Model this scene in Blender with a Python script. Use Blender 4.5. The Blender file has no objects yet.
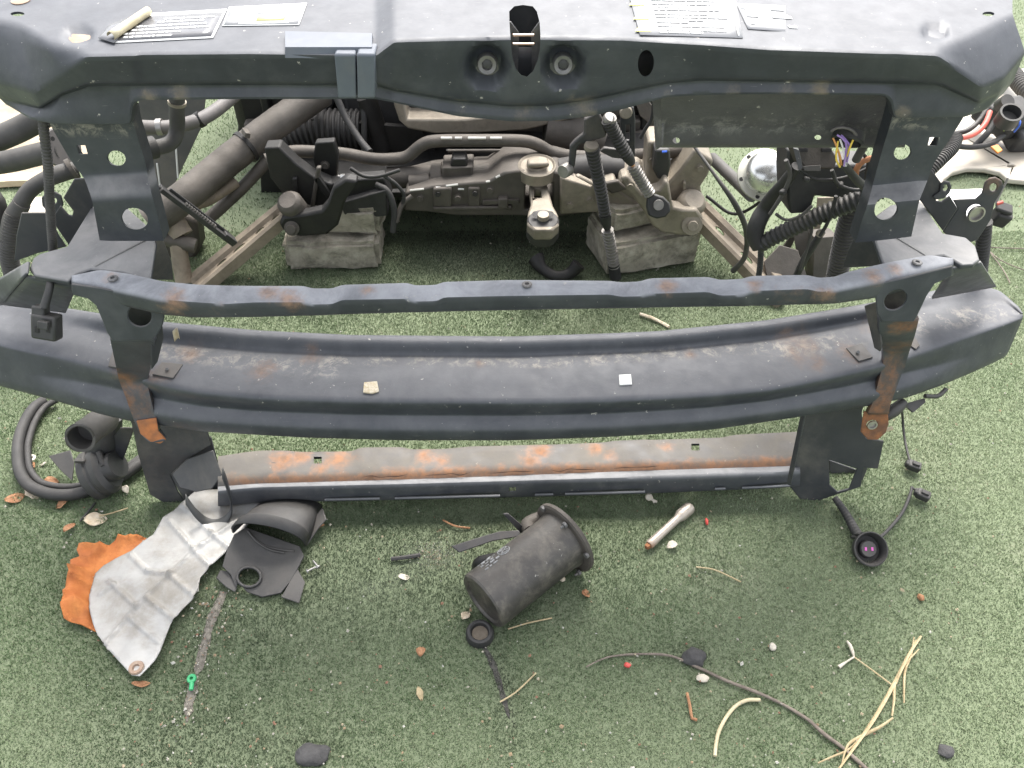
import bpy, bmesh, math, random
import numpy as np
from mathutils import Vector, Matrix, Quaternion, noise
from mathutils.geometry import delaunay_2d_cdt

random.seed(7); rng = np.random.default_rng(11)
S = bpy.context.scene
COL = S.collection
R = math.radians

# ------------------------------------------------------------------ camera, sky, sun, exposure
CAM_H, PITCH, FPX = 1.0, 45.0, 830.0
cam = bpy.data.objects.new('camera', bpy.data.cameras.new('camera'))
COL.objects.link(cam); S.camera = cam
cam.location = (0, 0, CAM_H); cam.rotation_euler = (R(90 - PITCH), 0, 0)
cam.data.sensor_width = 36; cam.data.lens = FPX / 1024 * 36
cam.data.clip_start = 0.02; cam.data.clip_end = 400

SUN_EL, SUN_AZ = 58.0, 12.0            # soft sun behind thin cloud, ahead of the camera
w = bpy.data.worlds.new('World'); S.world = w; w.use_nodes = True
nt = w.node_tree; bg = nt.nodes['Background']
sky = nt.nodes.new('ShaderNodeTexSky'); sky.sky_type = 'NISHITA'; sky.sun_disc = False
sky.sun_elevation = R(SUN_EL); sky.sun_rotation = R(SUN_AZ)
sky.air_density = 1.0; sky.dust_density = 4.0; sky.ozone_density = 1.0
hs = nt.nodes.new('ShaderNodeHueSaturation'); hs.inputs['Saturation'].default_value = 0.3
nt.links.new(sky.outputs[0], hs.inputs['Color']); nt.links.new(hs.outputs[0], bg.inputs[0])
bg.inputs[1].default_value = 0.15
sl = bpy.data.lights.new('sun', 'SUN'); sl.energy = 1.5; sl.angle = R(28); sl.color = (1, .97, .92)
so = bpy.data.objects.new('sun', sl); COL.objects.link(so)
sd = Vector((math.sin(R(SUN_AZ)) * math.cos(R(SUN_EL)), math.cos(R(SUN_AZ)) * math.cos(R(SUN_EL)), math.sin(R(SUN_EL))))
so.rotation_euler = (-sd).to_track_quat('-Z', 'Y').to_euler()
S.view_settings.view_transform = 'Standard'; S.view_settings.look = 'None'
S.view_settings.gamma = 1; S.view_settings.exposure = 1.75

# ------------------------------------------------------------------ pixel -> direction helpers
c45, s45 = math.cos(R(PITCH)), math.sin(R(PITCH))
CO = Vector((0, 0, CAM_H))
def ray(u, v):
    dx = (u - 512) / FPX; dv = (v - 384) / FPX
    return Vector((dx, c45 - dv * s45, -s45 - dv * c45))
def W(u, v, Y=None, Z=None):
    d = ray(u, v)
    t = Y / d.y if Y is not None else (Z - CAM_H) / d.z
    return CO + d * t
def WP(u, v, p, n):
    d = ray(u, v); n = Vector(n)
    return CO + d * ((Vector(p) - CO).dot(n) / d.dot(n))
def proj(p):
    q = p - CO
    f = q.y * c45 - q.z * s45; up = q.y * s45 + q.z * c45
    return 512 + FPX * q.x / f, 384 - FPX * up / f
def pxm(u, v, Y=None, Z=None):          # metres per pixel at that place
    q = W(u, v, Y, Z) - CO
    return (q.y * c45 - q.z * s45) / FPX

# ------------------------------------------------------------------ materials
def N(nt, kind, **kw):
    n = nt.nodes.new(kind)
    for k, x in kw.items(): setattr(n, k, x)
    return n
def mixc(nt, fac, a, b):
    m = N(nt, 'ShaderNodeMix', data_type='RGBA')
    if isinstance(fac, (int, float)): m.inputs[0].default_value = fac
    else: nt.links.new(fac, m.inputs[0])
    for i, x in ((6, a), (7, b)):
        if isinstance(x, tuple): m.inputs[i].default_value = (*x, 1)
        else: nt.links.new(x, m.inputs[i])
    return m.outputs[2]
def mth(nt, op, a, b=None, clamp=False):
    m = N(nt, 'ShaderNodeMath', operation=op, use_clamp=clamp)
    for i, x in enumerate((a, b)):
        if x is None: continue
        if isinstance(x, (int, float)): m.inputs[i].default_value = x
        else: nt.links.new(x, m.inputs[i])
    return m.outputs[0]
def noi(nt, vec, scale, detail=5, rough=.6, dist=0):
    n = N(nt, 'ShaderNodeTexNoise'); n.inputs['Scale'].default_value = scale
    n.inputs['Detail'].default_value = detail; n.inputs['Roughness'].default_value = rough
    n.inputs['Distortion'].default_value = dist
    nt.links.new(vec, n.inputs['Vector']); return n.outputs['Fac']
def rmp(nt, x, a, b, lo=0., hi=1.):
    m = N(nt, 'ShaderNodeMapRange'); m.interpolation_type = 'SMOOTHSTEP'
    nt.links.new(x, m.inputs[0])
    for i, y in zip((1, 2, 3, 4), (a, b, lo, hi)): m.inputs[i].default_value = y
    return m.outputs[0]
MATS = {}
def material(name, c1, c2=None, rough=.5, metal=0., scale=40, bump=.1, bscale=150, dust=0., dustcol=(.30, .26, .21),
             dirt=0., dirtcol=(.20, .17, .14), rust=0., spots=(), rustcol=((.30, .10, .03), (.11, .045, .025)), spec=.5, coat=0., chips=0.,
             scratch=0., bands=(), dustrough=.3, rustmix=.85, dscale=9, scuffs=(), scuffcol=(.34, .31, .26), scuffmix=.55):
    m = bpy.data.materials.new(name); m.use_nodes = True; nt = m.node_tree
    b = nt.nodes['Principled BSDF']; g = N(nt, 'ShaderNodeNewGeometry'); P = g.outputs['Position']
    col = mixc(nt, rmp(nt, noi(nt, P, scale), .3, .7), c1, c2 or c1)
    rgh = rmp(nt, noi(nt, P, scale * 1.7), .25, .75, max(rough - .05, .03), min(rough + .08, 1))
    met = metal
    if dirt:                                             # blotchy grime
        f = mth(nt, 'MULTIPLY', rmp(nt, noi(nt, P, dscale, 8, .7, .3), .42, .72), dirt)
        col = mixc(nt, f, col, dirtcol)
    if dust:                                             # settled dust on faces that look up
        sx = N(nt, 'ShaderNodeSeparateXYZ'); nt.links.new(g.outputs['Normal'], sx.inputs[0])
        up = rmp(nt, sx.outputs[2], .15, .95)
        f = mth(nt, 'MULTIPLY', up, rmp(nt, noi(nt, P, 14, 8, .72, .4), .25, .75, .35, 1))
        f = mth(nt, 'MULTIPLY', f, dust, True)
        col = mixc(nt, f, col, dustcol)
        rgh = mth(nt, 'ADD', rgh, mth(nt, 'MULTIPLY', f, dustrough), True)
    if chips:
        f = mth(nt, 'MULTIPLY', rmp(nt, noi(nt, P, 130, 3, .6), .69, .74), chips)
        col = mixc(nt, f, col, (.45, .42, .38))
    if scratch:
        mp = N(nt, 'ShaderNodeMapping'); mp.inputs['Scale'].default_value = (3, 40, 40); nt.links.new(P, mp.inputs[0])
        f = mth(nt, 'MULTIPLY', rmp(nt, noi(nt, mp.outputs[0], 14, 4, .7), .66, .72), scratch)
        col = mixc(nt, f, col, (.40, .38, .36))
    for (pa_, pb_, hw_) in scuffs:
        ab = Vector(pb_) - Vector(pa_)
        q = N(nt, 'ShaderNodeVectorMath', operation='SUBTRACT'); nt.links.new(P, q.inputs[0]); q.inputs[1].default_value = pa_
        dt = N(nt, 'ShaderNodeVectorMath', operation='DOT_PRODUCT'); nt.links.new(q.outputs[0], dt.inputs[0]); dt.inputs[1].default_value = ab / ab.length_squared
        sc_ = N(nt, 'ShaderNodeVectorMath', operation='SCALE'); sc_.inputs[0].default_value = ab; nt.links.new(mth(nt, 'ADD', dt.outputs['Value'], 0, True), sc_.inputs['Scale'])
        ds = N(nt, 'ShaderNodeVectorMath', operation='DISTANCE'); nt.links.new(q.outputs[0], ds.inputs[0]); nt.links.new(sc_.outputs[0], ds.inputs[1])
        k = mth(nt, 'MULTIPLY', rmp(nt, ds.outputs['Value'], hw_ * .2, hw_ * 1.3, 1, 0), rmp(nt, noi(nt, P, 62, 9, .78, .5), .47, .62))
        col = mixc(nt, mth(nt, 'MULTIPLY', k, scuffmix), col, scuffcol)
    if rust or spots or bands:
        msk = rmp(nt, noi(nt, P, 22, 8, .7, .5), .72 - rust * .3, .80 - rust * .3) if rust else None
        wob = noi(nt, P, 38, 8, .75, .4)
        for (p, rad) in spots:
            d = N(nt, 'ShaderNodeVectorMath', operation='DISTANCE'); nt.links.new(P, d.inputs[0]); d.inputs[1].default_value = p
            dd = mth(nt, 'ADD', d.outputs['Value'], mth(nt, 'MULTIPLY', mth(nt, 'SUBTRACT', wob, .5), rad * 3.2))
            k = rmp(nt, dd, rad * .0, rad * 1.3, 1, 0)
            msk = k if msk is None else mth(nt, 'MAXIMUM', msk, k)
        for (pa_, pb_, hw_) in bands:
            ab = Vector(pb_) - Vector(pa_)
            q = N(nt, 'ShaderNodeVectorMath', operation='SUBTRACT'); nt.links.new(P, q.inputs[0]); q.inputs[1].default_value = pa_
            dt = N(nt, 'ShaderNodeVectorMath', operation='DOT_PRODUCT'); nt.links.new(q.outputs[0], dt.inputs[0]); dt.inputs[1].default_value = ab / ab.length_squared
            sc_ = N(nt, 'ShaderNodeVectorMath', operation='SCALE'); sc_.inputs[0].default_value = ab; nt.links.new(mth(nt, 'ADD', dt.outputs['Value'], 0, True), sc_.inputs['Scale'])
            ds = N(nt, 'ShaderNodeVectorMath', operation='DISTANCE'); nt.links.new(q.outputs[0], ds.inputs[0]); nt.links.new(sc_.outputs[0], ds.inputs[1])
            dd = mth(nt, 'ADD', ds.outputs['Value'], mth(nt, 'MULTIPLY', mth(nt, 'SUBTRACT', wob, .5), hw_ * 4.5))
            k = rmp(nt, dd, hw_ * .0, hw_ * 1.4, 1, 0); msk = k if msk is None else mth(nt, 'MAXIMUM', msk, k)
        rc = mixc(nt, rmp(nt, noi(nt, P, 95, 6, .7), .35, .65), rustcol[0], rustcol[1])
        col = mixc(nt, mth(nt, 'MULTIPLY', msk, rustmix), col, rc)
        rgh = mth(nt, 'MAXIMUM', rgh, mth(nt, 'MULTIPLY', msk, .85))
        if metal: met = mth(nt, 'MULTIPLY', mth(nt, 'SUBTRACT', 1, msk), metal)
    nt.links.new(col, b.inputs['Base Color']); nt.links.new(rgh, b.inputs['Roughness'])
    if isinstance(met, (int, float)): b.inputs['Metallic'].default_value = met
    else: nt.links.new(met, b.inputs['Metallic'])
    b.inputs['Specular IOR Level'].default_value = spec
    if coat: b.inputs['Coat Weight'].default_value = coat
    if bump:
        bp = N(nt, 'ShaderNodeBump'); bp.inputs['Strength'].default_value = bump; bp.inputs['Distance'].default_value = .002
        nt.links.new(noi(nt, P, bscale, 6, .65), bp.inputs['Height']); nt.links.new(bp.outputs[0], b.inputs['Normal'])
    MATS[name] = m
    return m

EXEC_MARK = 0
# ------------------------------------------------------------------ object helpers
WLOC = {}
def link(name, me, loc, mat=None, parent=None):
    o = bpy.data.objects.new(name, me); COL.objects.link(o)
    if mat and me: me.materials.append(mat)
    WLOC[o.name] = Vector(loc)
    if parent:
        o.parent = parent; o.location = Vector(loc) - WLOC[parent.name]
    else: o.location = loc
    return o
def mesh_obj(name, V, F, mat, parent=None, smooth=38, solid=0, off=0, bevel=0, bseg=2):
    V = np.array([tuple(v) for v in V], float); c = (V.min(0) + V.max(0)) / 2; c[2] = V[:, 2].min()
    me = bpy.data.meshes.new(name); me.from_pydata((V - c).tolist(), [], [tuple(int(i) for i in f) for f in F]); 
    bm = bmesh.new(); bm.from_mesh(me); bmesh.ops.recalc_face_normals(bm, faces=bm.faces) if not solid else None; bm.to_mesh(me); bm.free()
    if smooth:
        me.polygons.foreach_set('use_smooth', [True] * len(me.polygons)); me.set_sharp_from_angle(angle=R(smooth))
    o = link(name, me, c, mat, parent)
    if solid:
        s = o.modifiers.new('thickness', 'SOLIDIFY'); s.thickness = solid; s.offset = off
    if bevel:
        bv = o.modifiers.new('bevel', 'BEVEL'); bv.width = bevel; bv.segments = bseg; bv.limit_method = 'ANGLE'; bv.angle_limit = R(40)
        bv.harden_normals = False
    return o
def tag(o, label=None, cat=None, group=None, kind=None):
    for k, x in (('label', label), ('category', cat), ('group', group), ('kind', kind)):
        if x: o[k] = x
    return o
def thing(name, label, cat, loc=(0, 0, 0), group=None):
    o = bpy.data.objects.new(name, None); COL.objects.link(o); o.location = loc; o.empty_display_size = .03
    WLOC[o.name] = Vector(loc); return tag(o, label, cat, group)
def bake(o):
    bpy.context.view_layer.update()
    dg = bpy.context.evaluated_depsgraph_get()
    me = bpy.data.meshes.new_from_object(o.evaluated_get(dg)); old = o.data
    o.modifiers.clear(); o.data = me
    me.name = o.name
    me.polygons.foreach_set('use_smooth', [True] * len(me.polygons)); me.set_sharp_from_angle(angle=R(38))
    return o
def cut(o, cutters):                      # subtract closed solids, keep the result as plain mesh
    for c in cutters:
        b = o.modifiers.new('cut', 'BOOLEAN'); b.operation = 'DIFFERENCE'; b.solver = 'EXACT'; b.object = c
    bake(o)
    for c in cutters: bpy.data.objects.remove(c, do_unlink=True)
    return o
def prism(poly, depth):                   # cutter: closed prism from 3D outline swept both ways along depth
    d = Vector(depth); n = len(poly)
    V = [p - d for p in poly] + [p + d for p in poly]
    F = [tuple(range(n)), tuple(range(2 * n - 1, n - 1, -1))] + [(i, n + i, n + (i + 1) % n, (i + 1) % n) for i in range(n)]
    return mesh_obj('cutter', V, F, None, None, 0)
def ell(u, v, a, b, n=24, rot=0):
    out = []
    for i in range(n):
        t = 2 * math.pi * i / n; x, y = a * math.cos(t), b * math.sin(t)
        out.append((u + x * math.cos(rot) - y * math.sin(rot), v + x * math.sin(rot) + y * math.cos(rot)))
    return out
def inside(p, poly):
    x, y = p; r = False; j = len(poly) - 1
    for i in range(len(poly)):
        xi, yi = poly[i]; xj, yj = poly[j]
        if (yi > y) != (yj > y) and x < (xj - xi) * (y - yi) / (yj - yi) + xi: r = not r
        j = i
    return r
def tri2d(outline, holes=(), inner=()):
    pts, edges = [], []
    for lp in [outline, *holes]:
        s = len(pts); pts += [Vector(p) for p in lp]; n = len(lp)
        edges += [(s + i, s + (i + 1) % n) for i in range(n)]
    pts += [Vector(p) for p in inner]
    v, e, f, *_ = delaunay_2d_cdt(pts, edges, [], 0, 1e-7)
    fs = []
    for t in f:
        c = sum((v[i] for i in t), Vector((0, 0))) / len(t)
        if inside(c, outline) and not any(inside(c, h) for h in holes): fs.append(tuple(t))
    return v, fs
def plate(name, poly, thick, mat, parent=None, holes=(), p=None, n=(0, -1, 0), bevel=.0012, px=True):
    """flat plate: outline (pixels) met with the plane (p, n), given real thickness behind that plane"""
    n = Vector(n).normalized(); p = Vector(p)
    ex = Vector((1, 0, 0)); ex = (ex - n * ex.dot(n)).normalized(); ey = n.cross(ex)
    def to2(q): q = q - p; return (q.dot(ex), q.dot(ey))
    f = (lambda a: to2(WP(a[0], a[1], p, n))) if px else (lambda a: a)
    o2 = [f(a) for a in poly]; h2 = [[f(a) for a in h] for h in holes]
    v, fs = tri2d(o2, h2)
    k = len(v); V = [p + ex * a.x + ey * a.y for a in v]; V += [q - n * thick for q in V]
    F = list(fs) + [tuple(k + i for i in reversed(t)) for t in fs]
    cnt = {}
    for t in fs:
        for i in range(3):
            a, b = t[i], t[(i + 1) % 3]; cnt[(a, b)] = 1
    for (a, b) in cnt:
        if (b, a) not in cnt: F.append((b, a, k + a, k + b))
    return mesh_obj(name, V, F, mat, parent, 30, bevel=bevel)
def catmull(P, n):
    P = [Vector(p) for p in P]
    if len(P) == 2: return [P[0].lerp(P[1], i / n) for i in range(n + 1)]
    Q = [P[0] * 2 - P[1]] + P + [P[-1] * 2 - P[-2]]; out = []
    for i in range(1, len(Q) - 2):
        a, b, c, d = Q[i - 1:i + 3]
        for k in range(n):
            t = k / n
            out.append(.5 * ((2 * b) + (c - a) * t + (2 * a - 5 * b + 4 * c - d) * t * t + (3 * b - a - 3 * c + d) * t ** 3))
    return out + [P[-1]]
def resample(P, step):
    L = [0]
    for a, b in zip(P, P[1:]): L.append(L[-1] + (b - a).length)
    n = max(2, int(L[-1] / step)); out = []; j = 0
    for i in range(n + 1):
        s = L[-1] * i / n
        while j < len(L) - 2 and L[j + 1] < s: j += 1
        out.append(P[j].lerp(P[j + 1], (s - L[j]) / max(L[j + 1] - L[j], 1e-9)))
    return out, L[-1]
def tube(name, pts, r, mat, parent=None, sides=12, corr=0, amp=.16, step=None, cap=True, rough=0, flat=1.0, hollow=0):
    """swept tube; r is a number or a list of radii at the control points; corr = pitch of corrugation"""
    base = catmull(pts, 10)
    step = step or (corr / 6 if corr else .006)
    C, L = resample(base, step); n = len(C)
    rad = (lambda s: r) if not isinstance(r, (list, tuple)) else (lambda s: float(np.interp(s, np.linspace(0, 1, len(r)), r)))
    T = [(C[min(i + 1, n - 1)] - C[max(i - 1, 0)]).normalized() for i in range(n)]
    u = T[0].orthogonal().normalized(); V = []; F = []
    for i in range(n):
        u = (u - T[i] * u.dot(T[i])).normalized(); w_ = T[i].cross(u)
        k = rad(i / (n - 1))
        if corr:
            ph = (i / (n - 1)) * L / corr * 2 * math.pi
            k *= 1 + amp * (max(-.6, min(.8, 1.3 * math.cos(ph))))
        for j in range(sides):
            a = 2 * math.pi * j / sides
            kk = k * (1 + rough * noise.noise((C[i] + u * math.cos(a) * k + w_ * math.sin(a) * k) * 60)) if rough else k
            V.append(C[i] + u * math.cos(a) * kk + w_ * math.sin(a) * kk * flat)
    for i in range(n - 1):
        for j in range(sides):
            F.append((i * sides + j, i * sides + (j + 1) % sides, (i + 1) * sides + (j + 1) % sides, (i + 1) * sides + j))
    if hollow:                                     # open mouth at the last ring
        s = len(V); b0 = (n - 1) * sides
        for d, q in ((0, .82), (hollow, .78)):
            for j in range(sides): V.append(C[-1] + (V[b0 + j] - C[-1]) * q - T[-1] * d)
        for (x, y) in ((b0, s), (s, s + sides)):
            for j in range(sides): F.append((x + j, x + (j + 1) % sides, y + (j + 1) % sides, y + j))
        F.append(tuple(s + sides + j for j in range(sides)))
        F.append(tuple(reversed(range(sides))))
    elif cap:
        F.append(tuple(reversed(range(sides)))); F.append(tuple((n - 1) * sides + j for j in range(sides)))
    return mesh_obj(name, V, F, mat, parent, 50)
def lathe(name, prof, origin, axis, mat, parent=None, seg=28, sy=1.0, smooth=32):
    """prof: list of (radius, height along axis)"""
    z = Vector(axis).normalized(); x = z.orthogonal().normalized(); y = z.cross(x); o = Vector(origin); V = []; F = []
    for (r, h) in prof:
        for j in range(seg):
            a = 2 * math.pi * j / seg; V.append(o + z * h + x * r * math.cos(a) + y * r * sy * math.sin(a))
    for i in range(len(prof) - 1):
        for j in range(seg):
            F.append((i * seg + j, i * seg + (j + 1) % seg, (i + 1) * seg + (j + 1) % seg, (i + 1) * seg + j))
    if prof[0][0] > 1e-5: F.append(tuple(reversed(range(seg))))
    if prof[-1][0] > 1e-5: F.append(tuple((len(prof) - 1) * seg + j for j in range(seg)))
    V2 = V; me = mesh_obj(name, V2, F, mat, parent, smooth)
    bm = bmesh.new(); bm.from_mesh(me.data); bmesh.ops.remove_doubles(bm, verts=bm.verts, dist=1e-6); bmesh.ops.recalc_face_normals(bm, faces=bm.faces); bm.to_mesh(me.data); bm.free()
    me.data.polygons.foreach_set('use_smooth', [True] * len(me.data.polygons)); me.data.set_sharp_from_angle(angle=R(smooth))
    return me
def box(name, c, size, mat, parent=None, rot=(0, 0, 0), bevel=.002, rough=0, cuts=0):
    bm = bmesh.new(); bmesh.ops.create_cube(bm, size=1)
    for v in bm.verts: v.co = Vector((v.co.x * size[0], v.co.y * size[1], v.co.z * size[2]))
    if cuts:
        bmesh.ops.bevel(bm, geom=bm.edges[:], offset=bevel, segments=2, affect='EDGES')
        bmesh.ops.subdivide_edges(bm, edges=[e for e in bm.edges if e.calc_length() > min(size) * .4], cuts=cuts, use_grid_fill=True)
        for v in bm.verts:
            q = v.co * 22 + Vector(c) * 7
            v.co += Vector((noise.noise(q), noise.noise(q + Vector((9, 1, 3))), noise.noise(q + Vector((2, 7, 5))))) * rough
            v.co += v.co.normalized() * noise.noise(v.co * 90 + Vector(c) * 30) * rough * .6
    M = Matrix.Translation(c) @ (Matrix.Rotation(rot[2], 4, 'Z') @ Matrix.Rotation(rot[1], 4, 'Y') @ Matrix.Rotation(rot[0], 4, 'X'))
    V = [M @ v.co for v in bm.verts]; bm.verts.index_update(); F = [tuple(v.index for v in f.verts) for f in bm.faces]; bm.free()
    return mesh_obj(name, V, F, mat, parent, 35, bevel=0 if cuts else bevel)
def grid(name, rows, mat, parent=None, solid=.002, off=0, smooth=50):
    n, m = len(rows), len(rows[0]); V = [p for r in rows for p in r]
    F = [(i * m + j, i * m + j + 1, (i + 1) * m + j + 1, (i + 1) * m + j) for i in range(n - 1) for j in range(m - 1)]
    return mesh_obj(name, V, F, mat, parent, smooth, solid=solid, off=off)
def loft_px(name, rows, counts, mat, parent=None, step=5, solid=.002, soft=2, dis=None, off=0):
    """rows: one list per row of world points at matching key columns; counts: subdivisions between rows"""
    m = len(rows[0]); cols = []
    seg = [max(1, int(max((rows[r][i + 1] - rows[r][i]).length for r in range(len(rows))) / (step * .00095))) for i in range(m - 1)]
    def row(r):
        out = []
        for i in range(m - 1):
            out += [r[i].lerp(r[i + 1], k / seg[i]) for k in range(seg[i])]
        return out + [r[-1]]
    RR = [row(r) for r in rows]; G = []
    for i in range(len(RR) - 1):
        for k in range(counts[i]): G.append([a.lerp(b, k / counts[i]) for a, b in zip(RR[i], RR[i + 1])])
    G.append(RR[-1]); A = np.array([[tuple(p) for p in r] for r in G])
    for _ in range(soft):
        B = A.copy(); B[1:-1] = (A[:-2] + 2 * A[1:-1] + A[2:]) / 4; A = B
        B = A.copy(); B[:, 1:-1] = (A[:, :-2] + 2 * A[:, 1:-1] + A[:, 2:]) / 4; A = B
    G = [[Vector(p) for p in r] for r in A]
    if dis: G = [[dis(p) for p in r] for r in G]
    return grid(name, G, mat, parent, solid, off)
def interp_v(tab, u): return float(np.interp(u, [a for a, _ in tab], [b for _, b in tab]))

# ------------------------------------------------------------------ ground: artificial turf, dirt
SEAM = [(224, 592), (214, 615), (206, 640), (199, 668), (192, 690), (187, 722)]
def seam_d(p):
    best = 9
    for a, b in zip(SEAMW, SEAMW[1:]):
        ab = b - a; t = max(0, min(1, (p - a).dot(ab) / ab.dot(ab))); best = min(best, (a + ab * t - p).length)
    return best
SEAMW = [W(u, v, Z=0) for u, v in SEAM]

def turf_material():
    m = bpy.data.materials.new('turf backing'); m.use_nodes = True; nt = m.node_tree; b = nt.nodes['Principled BSDF']
    g = N(nt, 'ShaderNodeNewGeometry'); P = g.outputs['Position']
    c = mixc(nt, rmp(nt, noi(nt, P, 500, 4, .7), .3, .7), (.085, .11, .06), (.18, .21, .125))
    c = mixc(nt, mth(nt, 'MULTIPLY', rmp(nt, noi(nt, P, 5, 6, .65), .5, .75), .5), c, (.19, .20, .135))
    nt.links.new(c, b.inputs['Base Color']); b.inputs['Roughness'].default_value = .9
    return m
def flat_grid(name, x0, x1, y0, y1, n, z, mat):
    xs = np.linspace(x0, x1, n); ys = np.linspace(y0, y1, n)
    V = [(x, y, z) for y in ys for x in xs]; F = [(i * n + j, i * n + j + 1, (i + 1) * n + j + 1, (i + 1) * n + j) for i in range(n - 1) for j in range(n - 1)]
    return mesh_obj(name, V, F, mat, None, 0)
tag(flat_grid('ground', -60, 60, -20, 100, 3, 0, turf_material()), kind='structure')

DIRT = material('dry dirt', (.30, .24, .17), (.42, .35, .26), .9, scale=18, bump=.6, bscale=90, dirt=.5, dirtcol=(.16, .12, .085))
SEAMM = material('grit', (.13, .115, .095), (.25, .225, .185), .95, scale=160, bump=1, bscale=300)
def sheet_px(name, poly, mat, z0=.004, hmax=.0, inner=.02, fn=None, parent=None, solid=0, clip=.0):
    """soft sheet lying on the ground: outline in pixels on the ground, interior points, height function"""
    o = [W(u, v, Z=z0) for u, v in poly]; o2 = [(p.x, p.y) for p in o]
    # refine the outline
    ref = []
    for a, b in zip(o2, o2[1:] + o2[:1]):
        k = max(1, int(math.dist(a, b) / inner)); ref += [(a[0] + (b[0] - a[0]) * i / k, a[1] + (b[1] - a[1]) * i / k) for i in range(k)]
    xs = [p[0] for p in o2]; ys = [p[1] for p in o2]; inn = []
    y = min(ys) + inner * .5; r = 0
    while y < max(ys):
        x = min(xs) + (inner * .5 if r % 2 else 0)
        while x < max(xs):
            q = (x + random.uniform(-.15, .15) * inner, y + random.uniform(-.15, .15) * inner)
            if inside(q, o2) and min(math.dist(q, e) for e in ref) > inner * .45: inn.append(q)
            x += inner
        y += inner * .87; r += 1
    v, f = tri2d(ref, (), inn)
    V = [(p.x, p.y, z0 + (fn(Vector((p.x, p.y, 0))) if fn else 0)) for p in v]
    return mesh_obj(name, V, f, mat, parent, 60, solid=solid, off=1)
DP = [(-160, 60), (-160, 152), (-60, 186), (30, 181), (60, 172), (86, 160), (110, 120), (110, 60)]
dirt = sheet_px('dirt_patch', DP, DIRT, .006, inner=.08, fn=lambda p: .006 * noise.noise(p * 9)); tag(dirt, kind='structure')
DIRT2 = [W(u, v, Z=0) for u, v in DP]; DIRT2 = [(p.x, p.y) for p in DIRT2]

# strip of bare grit where the turf has split
rows = []
for d in np.linspace(-1, 1, 7):
    r_ = []
    C, _ = resample(catmull(SEAMW, 8), .006)
    for i, c in enumerate(C):
        t = (C[min(i + 1, len(C) - 1)] - C[max(i - 1, 0)]).normalized(); nrm = Vector((t.y, -t.x, 0))
        wd = .0062 * (1 + .5 * noise.noise(c * 60 + Vector((d, 0, 0)))) * (.25 if .60 < i / len(C) < .70 or i > len(C) - 3 else 1)
        r_.append(c + nrm * d * wd + Vector((0, 0, .0022 - .0012 * abs(d) + .001 * noise.noise(c * 200 + nrm * d * 3))))
    rows.append(r_)
sm = grid('grit_strip', rows, SEAMM, None, 0, smooth=60); tag(sm, kind='structure')

# oily black line where the next turf joint runs
STAIN = [W(u, v, Z=0) for u, v in ((484, 648), (492, 662), (499, 682), (504, 700), (512, 728))]
rows = []
C, _ = resample(catmull(STAIN, 8), .005)
for d in np.linspace(-1, 1, 5):
    r_ = []
    for i, c in enumerate(C):
        t = (C[min(i + 1, len(C) - 1)] - C[max(i - 1, 0)]).normalized(); nrm = Vector((t.y, -t.x, 0))
        r_.append(c + nrm * d * .0038 * (1 + .6 * noise.noise(c * 90)) * math.sin(math.pi * min(1, .15 + i / len(C))) ** .4 + Vector((0, 0, .0012 - .0006 * abs(d))))
    rows.append(r_)
tag(grid('oil_line', rows, material('oily grit', (.04, .038, .033), (.085, .08, .068), .8, scale=200, bump=.8, bscale=300), None, 0, smooth=60), kind='structure')

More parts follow.
